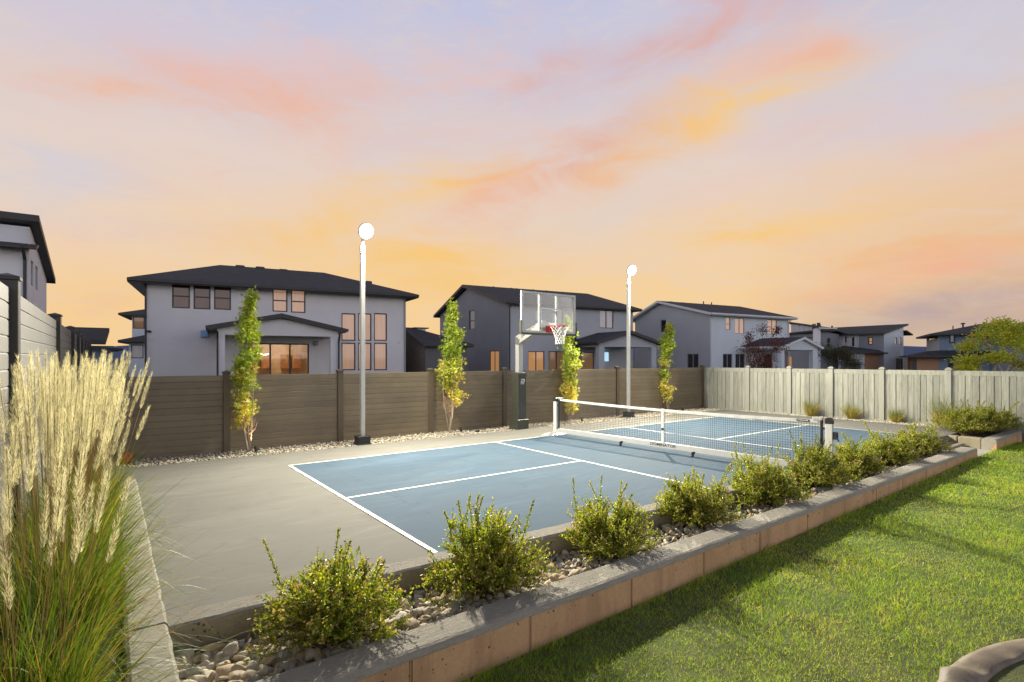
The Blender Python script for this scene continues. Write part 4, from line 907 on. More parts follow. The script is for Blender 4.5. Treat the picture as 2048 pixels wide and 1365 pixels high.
# --- dark house with a shed roof seen past the end of the grey fence
H = House('house', 'dark low house with shed roof beyond the end of the light grey fence', 200, 26, rot=R(2))
ze = H.hit(200, 692, 'f')[1]; x1 = H.hit(228, 690, 'f')[0]; b = MB(); H.wall(b, 'f', 0, -4.2, x1, 0, ze, [H.px('f', 176, 692, 184, 735)]); H.wall(b, 's', x1, 0, 6, 0, ze); b.build('wall', M['st_blue'], H.root)
H.window('f', H.px('f', 176, 692, 184, 735), 'p_dim')
zt = H.hit(200, 656, 'f', 3)[1]; xt = H.hit(219, 656, 'f', 3)[0]; xb = H.hit(211, 682, 'f', -.3)[0]
r = MB(); r.shell([(-4.8, -.4, ze+.25), (xb, -.4, ze+.25), (xt, 3, zt), (-4.8, 3, zt)], [(0, 1, 2, 3)], .2, 0, 1); r.build('roof', [M['shingle'], M['fascia']], H.root)
r = MB(); r.shell([(xb-1.5, -.5, ze+.02), (x1+.35, -.5, ze-.12), (x1+.35, 6.2, ze-.12), (xb-1.5, 6.2, ze+.35)], [(0, 1, 2, 3)], .1, 0, 1); r.build('side_roof', [M['shingle'], M['fascia']], H.root)

# --- tall white house at the left edge
H = House('house', 'tall white two storey house with steep dark eaves at the left edge of the photo', 57, 16.8, rot=R(0), zg=-.1)
dep = H.hit(93, 600, 's')[0]; zf = H.hit(93, 545, 's')[1]; zn = H.hit(66, 455, 's')[1]
zlow = H.hit(40, 497, 'f')[1]; SW = [(62, 523, 67, 573, 'p_blue', 'hung'), (71, 534, 76, 581, 'p_blue', 'hung')]; shh = [H.px('s', *q[:4]) for q in SW]
b = MB(); H.wall(b, 's', 0, 0, dep, 0, zf, shh, depth=-.14); H.wall(b, 'f', 0, -9, 0, 0, zlow-.02)
yp = .35; b.add([(0, 0, zf), (0, dep, zf), (0, yp, min(zn+.15, H.hit(83, 441, 's', .25)[1]-.34)), (0, 0, min(zn, H.hit(83, 441, 's', .25)[1]-.4))], [(0, 1, 2, 3)])
zT_ = H.hit(83, 441, 's', .25)[1]-.34; b.add([(-9, yp, zlow), (0, yp, zlow), (0, yp, zT_), (-9, yp, zT_)], [(0, 1, 2, 3)]); b.build('wall', M['st_white'], H.root)
for q, hh in zip(SW, shh): H.window('s', hh, q[4], style=q[5], rec=-.04, fw=.05)
sl = (zn+.2-zf)/(dep-yp); r = MB()
zA_, zB_ = H.hit(83, 441, 's', .25)[1], H.hit(107, 552, 's', .25)[1]; r.shell([(-9, .0, zA_), (.25, .0, zA_), (.25, dep+.5, zB_), (-9, dep+.5, zB_)], [(0, 1, 2, 3)], .2, 0, 1); r.build('roof', [M['shingle'], M['fascia']], H.root)
r = MB(); r.shell([(-9, -.45, zlow+.02), (.22, -.45, zlow+.02), (.22, yp-.002, zlow+.22), (-9, yp-.002, zlow+.22)], [(0, 1, 2, 3)], .09, 0, 1); lr = r.build('lower_roof', [M['shingle'], M['fascia']], H.root)
g = MB(); g.box(-9, .22, -.54, -.452, zlow-.06, zlow+.03, b=.02); g.build('gutter', M['fascia'], lr)
a_ = H.hit(50, 550, 'f')[0]; H.downspout('f', a_, 0, zlow, 0, kick=.5)

# --- house 4: board and batten house in the distance
H = House('house', 'distant slate and white house with high shed roof and two narrow pinkish windows', 1768, 62)
zs = H.hit(1768, 668, 'f')[1]; x1 = H.hit(1807, 668, 'f')[0]; zr = H.hit(1803, 653, 'f')[1]
hh = [H.px('f', 1790, 675, 1794, 690), H.px('f', 1799, 675, 1803, 690), H.px('f', 1792, 717, 1806, 740)]
b = MB(); H.wall(b, 'f', 0, 0, x1, 0, zs, hh); b.add([(0, 0, zs), (x1, 0, zs), (x1, 0, zr)], [(0, 1, 2)]); b.add([(x1, 0, 0), (x1, 9, 0), (x1, 9, zr), (x1, 0, zr)], [(0, 1, 2, 3)]); b.build('wall', M['st_pale'], H.root)
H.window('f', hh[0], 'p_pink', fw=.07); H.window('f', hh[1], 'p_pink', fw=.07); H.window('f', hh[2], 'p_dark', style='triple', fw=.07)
sC = H.hit(1718, 690, 's')[0]; sB = H.hit(1677, 690, 's')[0]; b = MB(); hw = H.px('s', 1736, 675, 1745, 690); H.wall(b, 's', 0, 0, sC, 0, zs, [hw]); b.build('side_wall', M['st_slate'], H.root); H.window('s', hw, 'p_warm', style='hung', fw=.1)
b = MB(); h2 = [H.px('s', 1704, 675, 1709, 693), H.px('s', 1690, 674, 1693, 686)]; H.wall(b, 's', -.02, sC, sB, 0, zs, h2); b.build('batten_wall', M['st_batten'], H.root)
for q in h2: H.window('s', q, 'p_dark', off=-.02, fw=.08)
r = MB(); r.shell([(-.5, -.4, zs-.05+.2), (x1+.3, -.4, zr+.1+.2), (x1+.3, 12, zr+.1+.2), (-.5, 12, zs-.05+.2)], [(0, 1, 2, 3)], .2, 0, 1); r.build('roof', [M['shingle'], M['fascia']], H.root)
r = MB(); a0, z0 = H.hit(1803, 663, 'f', .2); a1, z1 = H.hit(1815, 671, 'f', .2); r.shell([(a0, -.4, z0+.1), (a1, -.4, z1+.1), (a1, 6, z1+.1), (a0, 6, z0+.1)], [(0, 1, 2, 3)], .15, 0, 1); r.build('side_roof', [M['shingle'], M['fascia']], H.root)
# wing with the garage in front
wz = H.hit(1728, 709, 's', -3)[1]; y0_ = H.hit(1729, 709, 's', -3)[0]; b = MB(); ya, yb2 = H.hit(1729, 700, 's', -3)[0], H.hit(1676, 700, 's', -3)[0]
H.wall(b, 's', -3, ya, yb2, 0, wz+.15); gw = b.build('garage_wall', M['st_grey'], H.root)
b = MB(); H.wall(b, 'f', ya, -3, -.02, 0, wz+.1); b.build('entry_wall', M['st_tan'], H.root)  # orange light on this wall is painted in as tan siding
b = MB(); pa = H.px('s', 1682, 726, 1721, 745, -3); b.box(-3.04, -3.002, pa[0], pa[2], pa[1], pa[3]); b.build('garage_door', M['st_dark'], H.root)
r = MB(); r.shell([(-3.5, ya-.6, wz+.2), (.8, ya-.6, wz+.2), (-.0, ya+.0, wz+.5), (-.021, yb2+1, wz+1.1), (-3.5, yb2+.5, wz+.5)], [(0, 1, 2, 3, 4)], .15, 0, 1); r.build('garage_roof', [M['shingle'], M['fascia']], H.root)

H = House('house', 'distant dark battened house with sloping roofs and a lone pale chimney', 1641, 64)
zs = H.hit(1641, 662, 'f')[1]; x1 = H.hit(1678, 668, 'f')[0]; zr_ = H.hit(1678, 669, 'f')[1]; hw = H.px('f', 1654, 675, 1662, 697)
b = MB(); H.wall(b, 'f', 0, 0, x1, 0, zr_, [hw]); b.add([(0, 0, zr_), (x1, 0, zr_), (0, 0, zs)], [(0, 1, 2)]); b.build('wall', M['st_slate'], H.root); H.window('f', hw, 'p_dark', 'frameg', style='hung', fw=.1)
sA = H.hit(1577, 690, 's')[0]; zA_ = H.hit(1577, 669, 's')[1]; b = MB(); hA = H.px('s', 1610, 675, 1631, 692); H.wall(b, 's', 0, 0, sA, 0, min(zs, zA_)-.05, [hA]); b.build('side_wall', M['st_slate'], H.root); H.window('s', hA, 'p_dark', style='s', fw=.1)
zB = H.hit(1577, 647, 's', 2)[1]; b = MB(); b.add([(2, 0, zs), (2, sA+1, zs-.3), (2, sA+1, zB), (2, 0, zs+.2)], [(0, 1, 2, 3)]); b.build('batten_wall', M['st_batten'], H.root)
r = MB(); r.shell([(-.5, -.6, zs+.15), (2.0, -.6, zs+.15), (2.0, sA+1, zA_+.1), (-.5, sA+1, zA_+.1)], [(0, 1, 2, 3)], .2, 0, 1)
r.shell([(1.7, -.6, zs+.35), (x1+.6, -.6, zr_+.2), (x1+.6, sA, zr_+.2), (1.7, sA+1.2, zB+.2)], [(0, 1, 2, 3)], .2, 0, 1); ro = r.build('roof', [M['shingle'], M['fascia']], H.root)
a, z = H.hit(1637, 658, 'f', -.3); b = MB(); b.box(a-.3, a+.35, -.35, .2, 0, z, b=.02); b.build('chimney', M['st_white'], H.root)
for u, v in ((1626, 648), (1630, 648), (1637, 646), (1640, 649), (1664, 652)):
    a, z = H.hit(u, v, 'f', 2); b = MB(); b.tube([(a, 2, z-1.2), (a, 2, z)], .1 if u != 1637 else .2, 8); b.build('vent', M['fascia'], ro)
a0, z0 = H.hit(1639, 655, 'f', -.8); a1, _ = H.hit(1673, 657, 'f', -.8); b = MB(); b.box(a0, a1, -.9, -.7, z0-.15, z0); b.build('fascia_board', M['fasciaw'], ro)

# --- house 5: blue house at the right edge
H = House('house', 'dark roofed blue and tan house behind the feathery green tree at the right edge', 1878, 55, rot=R(-68))
zs = H.hit(1878, 668, 'f')[1]; x1 = 16; yr = 6; sd = H.hit(1853, 690, 's')[0]; yr = sd/2; xr, zr = H.hit(1960, 648, 'f', yr)
hs = [H.px('s', 1855, 672, 1876, 681)]; hf = [H.px('f', 1898, 668, 1911, 687), H.px('f', 1896, 722, 1907, 745)]
sd = H.hit(1853, 690, 's')[0]
ro = main_block(H, x1, sd, zs, xr, xr+3, zr-.2, sd/2, M['st_blue'], hf, hs, gable_left=False, ov=.9, side_mat=M['st_grey'])
H.window('s', hs[0], 'p_dark', fw=.12); H.window('f', hf[0], 'p_blue', fw=.14); H.window('f', hf[1], 'p_dark', fw=.1)
vents(H, ro, [(1906, 652, 'pipe'), (1926, 646, 'cap')], 2.5)
zl = H.hit(1878, 706, 'f')[1]; r = MB(); r.shell([(-2.6, -1.2, zl-.35), (5, -1.2, zl-.35), (5, -.003, zl+.15), (-.003, -.003, zl+.25), (-.003, sd, zl+.25), (-2.6, sd, zl-.35)], [(0, 1, 2, 3), (0, 3, 4, 5)], .12, 0, 1); r.build('skirt_roof', [M['shingle'], M['fascia']], H.root)
b = MB(); b.box(-1.8, -.01, .0, sd-.2, 0, zl-.3); b.build('entry_wall', M['st_tan'], H.root)
b = MB(); b.box(-1.9, -1.801, .6, 3.2, 0, 2.1); b.build('garage_door', M['st_dark'], H.root)
H = House('house', 'dark roofed house partly hidden at the far right edge behind the green tree', 2030, 48, rot=R(-60))
zs = H.hit(2010, 665, 'f')[1]; ro = main_block(H, 14, 9, zs, 4, 9, zs+1.4, 4.5, M['st_blue'], [H.px('f', 2036, 672, 2045, 690)], gable_left=False, ov=.7)
H.window('f', H.px('f', 2036, 672, 2045, 690), 'p_dark')

# --- hills
def hills(name, dist, h0, seed, col, amp):
    rng = np.random.default_rng(seed); b = MB(); n = 240
    ph = rng.uniform(0, 6.28, 8); az = np.linspace(-R(60), R(150), n)
    hh = h0+sum(amp/(k+1)*np.sin(az*(3+4.3*k)+ph[k]) for k in range(8)); hh = np.maximum(hh, h0*.25)
    rows = []
    for r_, k in ((dist*.7, 0), (dist*.85, .45), (dist*.95, .85), (dist, 1.0), (dist*1.15, .7)):
        rows.append([(CX+r_*math.cos(a), CY+r_*math.sin(a), -5+k*h) for a, h in zip(az, hh)])
    b.v = [p for r_ in rows for p in r_]; b.f = [(i*n+j+1, i*n+j, (i+1)*n+j, (i+1)*n+j+1) for i in range(4) for j in range(n-1)]; b.m = [0]*len(b.f)
    o = b.build(name, mat('wooded hillside painted haze blue', col, .95, var=(.01, .2)), smooth=True); tag(o, kind='structure')  # blue distance haze is painted into the hill colour
def hill_at(az_deg):
    return TH-R(az_deg)
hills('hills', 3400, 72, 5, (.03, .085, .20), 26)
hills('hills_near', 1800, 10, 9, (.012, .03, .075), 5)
# ------------------------------------------------------------------ vegetation helpers (numpy)
def unit(a): return a/np.maximum(np.linalg.norm(a, axis=-1, keepdims=True), 1e-9)
def rdir(g, n): return unit(g.normal(size=(n, 3)))
def leaves(P, D, g, L, Wd, fold=.25):
    n = len(P); D = unit(D); N = unit(np.cross(D, rdir(g, n))); Sd = np.cross(D, N)
    L = np.broadcast_to(L, (n,))[:, None]; Wd = np.broadcast_to(Wd, (n,))[:, None]
    up = N*Wd*fold
    V = np.stack([P, P+D*L*.3+Sd*Wd*.46+up, P+D*L*.72+Sd*Wd*.42+up, P+D*L, P+D*L*.72-Sd*Wd*.42+up, P+D*L*.3-Sd*Wd*.46+up], 1).reshape(-1, 3)
    k = np.arange(n)[:, None]*6; Fc = np.concatenate([k+[0, 1, 2, 3], k+[0, 3, 4, 5]], 1).reshape(-1, 4)
    return V, Fc
def stars(P, D, g, size):
    """palmate leaves: five pointed lobes each"""
    n = len(P); D = unit(D); N = unit(np.cross(D, rdir(g, n))); Sd = np.cross(D, N); sz = np.broadcast_to(size, (n,))[:, None]
    V = [P]
    for a in (-100, -50, 0, 50, 100):
        r_ = .95 if a == 0 else (.85 if abs(a) == 50 else .6); V.append(P+(D*math.cos(R(a))+Sd*math.sin(R(a)))*sz*r_+N*sz*(-.12 if a else -.2))
    for a in (-125, -75, -25, 25, 75, 125): V.append(P+(D*math.cos(R(a))+Sd*math.sin(R(a)))*sz*.27)
    V = np.stack(V, 1).reshape(-1, 3); k = np.arange(n)[:, None]*12
    return V, np.concatenate([k+[0, 6+i, 1+i, 7+i] for i in range(5)], 1).reshape(-1, 4)
def blades(P, D, L, width, bend, droop, g, segs=4, taper=1.0):
    n = len(P); D = unit(D); L = np.broadcast_to(L, (n,))[:, None]; width = np.broadcast_to(width, (n,))[:, None]
    H = D*[1, 1, 0]; a = g.uniform(0, 2*np.pi, n); H = unit(H+.15*np.stack([np.cos(a), np.sin(a), 0*a], 1)); bend = np.broadcast_to(bend, (n,))[:, None]; droop = np.broadcast_to(droop, (n,))[:, None]
    a = g.uniform(0, 2*np.pi, n); Wv = np.stack([np.cos(a), np.sin(a), 0*a], 1)
    rows = []
    for i in range(segs+1):
        t = i/segs; c = P+D*L*t+H*L*bend*t**2-np.array([0, 0, 1.])*L*droop*t**2.6; w_ = width*(1-t**1.6*.92)**taper
        rows += [c-Wv*w_/2, c+Wv*w_/2]
    V = np.stack(rows, 1).reshape(-1, 3); k = np.arange(n)[:, None]*(2*segs+2)
    return V, np.concatenate([k+[2*i, 2*i+1, 2*i+3, 2*i+2] for i in range(segs)], 1).reshape(-1, 4)
def tubes(A, B, ra, rb, n=5):
    """many tapered twigs at once"""
    m_ = len(A); T = unit(B-A); U = unit(np.cross(T, np.where(np.abs(T[:, 2:3]) > .9, [[1., 0, 0]], [[0, 0, 1.]]))); W_ = np.cross(T, U)
    ra = np.broadcast_to(ra, (m_,))[:, None]; rb = np.broadcast_to(rb, (m_,))[:, None]; rows = []
    for (C_, r_) in ((A, ra), (B, rb)):
        for j in range(n): an = 2*math.pi*j/n; rows.append(C_+(U*math.cos(an)+W_*math.sin(an))*r_)
    V = np.stack(rows, 1).reshape(-1, 3); k = np.arange(m_)[:, None]*2*n
    return V, np.concatenate([k+[j, (j+1) % n, n+(j+1) % n, n+j] for j in range(n)], 1).reshape(-1, 4)
def cat(parts):
    V, Fc, k = [], [], 0
    for v, f_ in parts: V.append(v); Fc.append(f_+k); k += len(v)
    return np.concatenate(V), np.concatenate(Fc)

M['leaf'] = leafmat('shrub leaf', [(.20, .28, .018, 1), (.27, .35, .025, 1), (.37, .41, .035, 1), (.13, .20, .016, 1), (.47, .43, .06, 1), (.24, .32, .022, 1)], .32, .52)
M['tipleaf'] = leafmat('yellowing tip leaf', [(.48, .38, .09, 1), (.52, .40, .17, 1), (.34, .33, .04, 1), (.60, .48, .26, 1), (.40, .24, .07, 1), (.40, .37, .07, 1), (.26, .30, .035, 1)], .4, .42)
M['stem'] = mat('shrub stem', (.16, .10, .05), .8)
def shrub_mesh(seed, rad, ht, sprigs):
    g = np.random.default_rng(seed); LV, TV, TW = [], [], []
    nm = 90; th = g.uniform(0, 2*np.pi, nm); ti = np.sqrt(g.uniform(0, 1, nm))*R(84)
    d = np.stack([np.sin(ti)*np.cos(th), np.sin(ti)*np.sin(th), np.cos(ti)], 1)
    lump = 1+.16*np.sin(th*3+seed)+.10*np.sin(th*5+2*seed)
    e = d*np.stack([1.08*rad*lump, 1.08*rad*lump, np.full(nm, ht)], 1)*g.uniform(.72, 1.0, nm)[:, None]; e[:, 2] += .10+.06*g.uniform(-1, 1, nm)
    base = np.stack([g.normal(0, .04, nm), g.normal(0, .04, nm), np.zeros(nm)], 1); mid = base*.5+e*.5+np.array([0, 0, .06])*1.0
    TW += [tubes(base, mid, .006, .0045), tubes(mid, e, .0045, .002)]
    for i in range(nm):
        nt = 18; t = g.uniform(.28, 1, nt); P = np.where(t[:, None] < .5, base[i]+(mid[i]-base[i])*t[:, None]*2, mid[i]+(e[i]-mid[i])*(t[:, None]*2-1))
        dd = unit(unit(e[i]-mid[i])*.7+rdir(g, nt)*.75+np.array([0, 0, .55])); Lt = g.uniform(.06, .17, nt); Q = P+dd*Lt[:, None]
        TW.append(tubes(P, Q, .0022, .001, 3))
        nl = 9
        for k in range(nl):
            tt = .15+.85*k/(nl-1); C_ = P+(Q-P)*tt; D_ = unit(dd*.6+rdir(g, nt)*.9)
            (LV if k < nl-2 else TV if i % 3 else LV).append(leaves(C_, D_, g, g.uniform(.020, .032, nt), g.uniform(.012, .018, nt)))
    for _ in range(sprigs):
        a, r_ = g.uniform(0, 2*np.pi), g.uniform(.1, .75)*rad; p = np.array([r_*math.cos(a), r_*math.sin(a), ht*.72]); d_ = unit(np.array([math.cos(a)*.25+g.normal(0, .1), math.sin(a)*.25+g.normal(0, .1), 1.0])); L_ = g.uniform(.24, .50)*(ht/.6)
        n = 26; t = np.linspace(.1, 1, n)[:, None]; bow = np.array([g.normal(0, .05), g.normal(0, .05), 0]); C_ = p+d_*L_*t+bow*t**2
        TW.append(tubes(C_[:-1], C_[1:], .003, .002, 4))
        for s_ in range(3): LV.append(leaves(C_, unit(d_*.8+rdir(g, n)), g, g.uniform(.02, .03, n)*(1.15-.4*t[:, 0]), .014))
        TV.append(leaves(C_[-6:].repeat(3, 0), unit(d_+rdir(g, 18)*.8), g, .02, .011))
    return cat(LV), cat(TV), cat(TW)
def shrub_proto(seed, rad, ht, sprigs):
    lv, tv, tw = shrub_mesh(seed, rad, ht, sprigs); V, Fc = cat([lv, tv]); mi = np.concatenate([np.zeros(len(lv[1]), int), np.ones(len(tv[1]), int)])
    r = bpy.data.objects.new('shrub', None); r.empty_display_size = .2
    f_ = npmesh('foliage', V, Fc, [M['leaf'], M['tipleaf']], r, midx=mi); s_ = npmesh('stems', *tw, M['stem'], r)
    return r, [f_, s_]
protos = [shrub_proto(11, .50, .56, 9), shrub_proto(23, .50, .60, 11), shrub_proto(37, .48, .58, 7), shrub_proto(41, .46, .52, 6)]
used = set()
def place_shrub(k, x, y, z, sc, rz, label, group):
    r, ch = protos[k]
    if k in used:
        r = r.copy(); 
        for c in ch: d = c.copy(); COL.objects.link(d); d.parent = r
    used.add(k); COL.objects.link(r); r.location = (x, y, z); r.rotation_euler = (0, 0, rz); r.scale = (sc[0], sc[0], sc[1])
    tag(r, label, 'shrub', group)
SH = [(0, -1.25, -.12, (1.02, 1.0), .4, 'leafy yellow green shrub nearest the camera, first in the planter row'),
      (1, .13, -.14, (1.0, 1.08), 2.1, 'upright many sprigged shrub second from the near end of the planter row'),
      (2, 1.72, -.14, (1.0, .98), 1.0, 'dense shrub third from the near end of the planter row, with few sprigs'),
      (3, 3.36, -.12, (1.02, 1.08), 3.3, 'rounded shrub fourth from the near end of the planter row'),
      (0, 4.93, -.10, (1.0, 1.10), 4.0, 'tall sprigged shrub fifth from the near end of the planter row'),
      (1, 6.62, -.12, (1.05, 1.06), .2, 'broad shrub growing in front of the right net post'),
      (2, 8.15, -.10, (.98, .98), 2.9, 'golden tipped shrub just beyond the right net post'),
      (3, 9.75, -.10, (1.05, 1.12), 5.2, 'shrub second from the far end of the planter row'),
      (0, 11.45, -.10, (1.05, 1.0), 1.9, 'wide shrub at the far end of the planter row, beside the steps')]
for k, x, y, sc, rz, lab in SH: place_shrub(k, x, y, -.25, sc, rz, lab, 'shrubs in the gravel planter row')
for i, (x, y, sc, rz, lab) in enumerate([(14.98, -.10, (1.2, .92), .3, 'shrub at the near end of the raised bed, by the steps'), (15.7, -.20, (1.25, 1.02), 1.3, 'middle golden shrub of the raised bed at the far right'), (16.15, -.40, (1.3, 1.08), 3.0, 'shrub of the raised bed cut off by the right edge of the photo')]):
    place_shrub((i+1) % 4, x, y, -.06, sc, rz, lab, 'shrubs in the raised bed')

# ------------------------------------------------------------------ slender trees along the brown fence
M['maple'] = leafmat('green maple leaf', [(.30, .42, .035, 1), (.38, .48, .05, 1), (.24, .34, .03, 1), (.52, .56, .08, 1)], .45, .45)
M['maplegold'] = leafmat('autumn gold and painted uplight maple leaf', [(.68, .60, .09, 1), (.76, .64, .15, 1), (.56, .55, .08, 1), (.82, .70, .26, 1), (.46, .50, .06, 1)], .45, .45)
def slim_tree(x, y, h, wd, seed, label, bare=.22, arm=False, nleaf=3000, prof=None):
    g = np.random.default_rng(seed); r = thing('slender_tree', label, 'tree', (x, y, -.04), group='slender trees along the brown fence')
    n = 22; t = np.linspace(0, 1, n); px_ = .05*np.sin(t*5+seed)+.03*np.sin(t*11+seed); py_ = .04*np.sin(t*6+2*seed); ax = np.stack([px_-px_[0], py_-py_[0], t*h], 1)
    tw = [tubes(ax[:-1], ax[1:], np.linspace(.026, .006, n-1), np.linspace(.025, .005, n-1), 8)]
    for k in range(3):      # extra stems rising from the base
        a = g.uniform(0, 6.28); m_ = 9; tt = np.linspace(0, 1, m_); sp_ = .09+.05*k; C_ = np.stack([math.cos(a)*sp_*np.sin(tt*2.4)+.01*np.sin(tt*9), math.sin(a)*sp_*np.sin(tt*2.4), tt*h*(.45+.08*k)], 1)+ax[0]*0; tw.append(tubes(C_[:-1], C_[1:], np.linspace(.013, .005, m_-1), np.linspace(.012, .004, m_-1), 6))
    G_, Y_ = [], []
    nc = 52; cz = np.sort(g.uniform(bare, 1.0, nc))
    for c in cz:
        i = min(n-2, int(c*(n-1))); p = ax[i]; a = g.uniform(0, 6.28); env = wd*(np.interp(c, [x_ for x_, _ in prof], [y_ for _, y_ in prof])); rr = g.uniform(.35, .95)*env
        q = p+np.array([math.cos(a)*rr, math.sin(a)*rr, g.uniform(.05, .22)]); tw.append(tubes(np.array([p]), np.array([q]), .006, .003, 4))
        m_ = max(6, int(nleaf/nc*g.uniform(.5, 1.5)*(.35+env/wd*.9))); off = g.normal(size=(m_, 3))*np.array([.30*env+.02, .30*env+.02, .075]); C_ = q+off
        D_ = unit(off*[1, 1, .3]+np.array([0, 0, -.07])+rdir(g, m_)*.04)
        s_ = stars(C_, D_, g, g.uniform(.052, .09, m_)); pg = 1-min(1, max(0, (c-.22)/.42)); (Y_ if g.uniform() < pg*.9+.06 else G_).append(s_)  # low leaves golden: autumn colour plus spotlight glow painted in
    if arm:
        tt = np.linspace(0, 1, 7); C_ = np.stack([tt*.34, -.10*tt, .72+.16*tt+.10*tt**2], 1); tw.append(tubes(C_[:-1], C_[1:], .007, .005, 5)); m_ = 70
        off = g.normal(size=(m_, 3))*[.10, .07, .05]; Y_.append(stars(C_[-1]+off, off+rdir(g, m_)*.03, g, .05))
    tw2 = []
    for _ in range(14):   # bare pinkish twigs low down
        a = g.uniform(0, 6.28); z = g.uniform(.35, .9); p = np.array([0, 0, z]); q = p+np.array([math.cos(a)*.14, math.sin(a)*.14, .14]); tw2.append(tubes(np.array([p, q]), np.array([q, q+[math.cos(a)*.03, math.sin(a)*.03, .12]]), .004, .003, 4))
    npmesh('trunk', *cat(tw), M['bark'], r); npmesh('twigs', *cat(tw2), M['barkpink'], r)
    a_, b_ = cat(G_), cat(Y_); V, Fc = cat([a_, b_]); npmesh('crown', V, Fc, [M['maple'], M['maplegold']], r, midx=np.concatenate([np.zeros(len(a_[1]), int), np.ones(len(b_[1]), int)]))
PR = [(.15, .5), (.25, .8), (.36, .85), (.45, .75), (.55, .95), (.68, 1.0), (.76, .75), (.86, .5), (.93, .5), (1, .25)]
PR2 = [(.15, .3), (.3, .45), (.42, .9), (.52, 1.0), (.6, .6), (.72, .95), (.8, .8), (.9, .45), (1, .3)]
PR3 = [(.1, .5), (.2, .75), (.3, .85), (.37, .5), (.45, .8), (.6, 1.0), (.75, .8), (.88, .7), (1, .35)]
slim_tree(-.33, 7.74, 3.28, .19, 3, 'slender columnar tree with green top and golden base, leftmost along the brown fence', prof=PR, bare=.2)
slim_tree(4.42, 7.88, 3.26, .24, 5, 'slender tree with a low golden side branch, between the near floodlight and the hoop', prof=PR2, bare=.28, arm=True)
slim_tree(8.62, 7.86, 3.12, .22, 7, 'slender tree seen through the net beside the hoop', prof=PR3, bare=.12)
slim_tree(13.42, 7.86, 3.06, .20, 9, 'slender tree right of the far floodlight pole, smallest in the photo', prof=PR3, bare=.14)

# ------------------------------------------------------------------ garden trees beyond the fences
def cloud_tree(name, label, u, D, z0, h, blobs, n, size, lm, bm2, seed, flat_=.45, stems=3):
    q = CAMV+ray(u, 717.7)*D; r = thing(name, label, 'tree', (q.x, q.y, z0)); g = np.random.default_rng(seed); tw, LV = [], []
    rt3 = np.array(RT); 
    for si in range(stems):
        a = 2*math.pi*si/stems+.4
        base = np.array([math.cos(a)*.05, math.sin(a)*.05, 0.]); fork = np.array([math.cos(a)*.18*h/2, math.sin(a)*.18*h/2, h*.38]); tw.append(tubes(base[None], fork[None], .035*h/2.5, .022*h/2.5, 7))
        for bi, (bu, bz, br, bd) in enumerate(blobs):
            if bi % stems != si: continue
            c = rt3*bu+np.array(FW)*bd+np.array([0, 0, bz]); m1 = fork*.5+c*.5+np.array([0, 0, -.1]); tw.append(tubes(np.array([fork, m1]), np.array([m1, c]), [.018*h/2.5, .011*h/2.5], [.011*h/2.5, .005*h/2.5], 5))
            for _ in range(9):
                e = c+rdir(g, 1)[0]*br*np.array([1, 1, flat_])*g.uniform(.5, 1); tw.append(tubes((m1*.3+c*.7)[None], e[None], .006, .003, 3))
                m_ = int(n/len(blobs)/9); off = g.normal(size=(m_, 3))*br*np.array([.36, .36, .20*flat_/.45]); LV.append(leaves(e+off, unit(off+rdir(g, m_)*br*.3), g, g.uniform(.7, 1.3, m_)*size, size*.5))
    npmesh('trunk', *cat(tw), bm2, r); npmesh('crown', *cat(LV), lm, r)
M['locust'] = leafmat('bright locust leaf', [(.40, .55, .03, 1), (.50, .62, .05, 1), (.30, .44, .03, 1), (.60, .60, .07, 1), (.68, .42, .06, 1)], .5, .5)
M['redleaf'] = leafmat('dark red leaf', [(.16, .04, .03, 1), (.22, .06, .04, 1), (.10, .03, .03, 1)], .5, .3)
M['olive'] = leafmat('dark olive leaf', [(.05, .06, .02, 1), (.07, .08, .025, 1), (.09, .07, .03, 1)], .6, .3)
g0 = random.Random(2)
cloud_tree('locust_tree', 'bright green feathery tree with pale spreading stems at the right edge behind the grey fence', 1995, 24, -.3, 3.6,
           [(-1.35, 2.15, .42, 0), (-1.0, 2.75, .45, .3), (-1.55, 1.75, .3, -.2), (-.55, 3.2, .5, 0), (-.5, 2.3, .4, -.5), (0, 3.65, .5, .2), (.2, 2.9, .5, -.3), (.6, 3.75, .45, .3), (.9, 3.1, .5, 0), (1.3, 3.5, .5, .2), (1.4, 2.6, .5, -.2), (.5, 2.2, .4, .4), (-1.0, 1.9, .32, .4), (1.9, 3.0, .6, 0), (1.0, 1.9, .4, 0)], 8000, .10, M['locust'], M['bark'], 3, .42, 5)
cloud_tree('red_leaved_tree', 'small dark red leaved tree in front of the pale blue house', 1518, 34, -.3, 4.2,
           [(g0.uniform(-.9, 1.1), g0.uniform(1.2, 3.2), .5, g0.uniform(-.5, .5)) for _ in range(11)]+[(.2, 4.0, .35, 0), (-.6, 3.5, .3, 0), (1.1, 4.0, .25, 0)], 3000, .10, M['redleaf'], M['barkdark'], 8, .8, 3)
cloud_tree('dark_tree', 'dark olive tree left of the two behind the grey fence', 1668, 46, -.3, 3.2, [(g0.uniform(-1.2, 1.0), g0.uniform(1.6, 3.1), .6, g0.uniform(-.6, .6)) for _ in range(9)], 3000, .10, M['olive'], M['barkdark'], 12, .7, 3)
cloud_tree('dark_tree', 'dark olive tree right of the two behind the grey fence', 1692, 47, -.3, 2.7, [(g0.uniform(-.9, 1.2), g0.uniform(1.4, 2.6), .5, g0.uniform(-.6, .6)) for _ in range(7)], 2400, .10, M['olive'], M['barkdark'], 14, .7, 3)

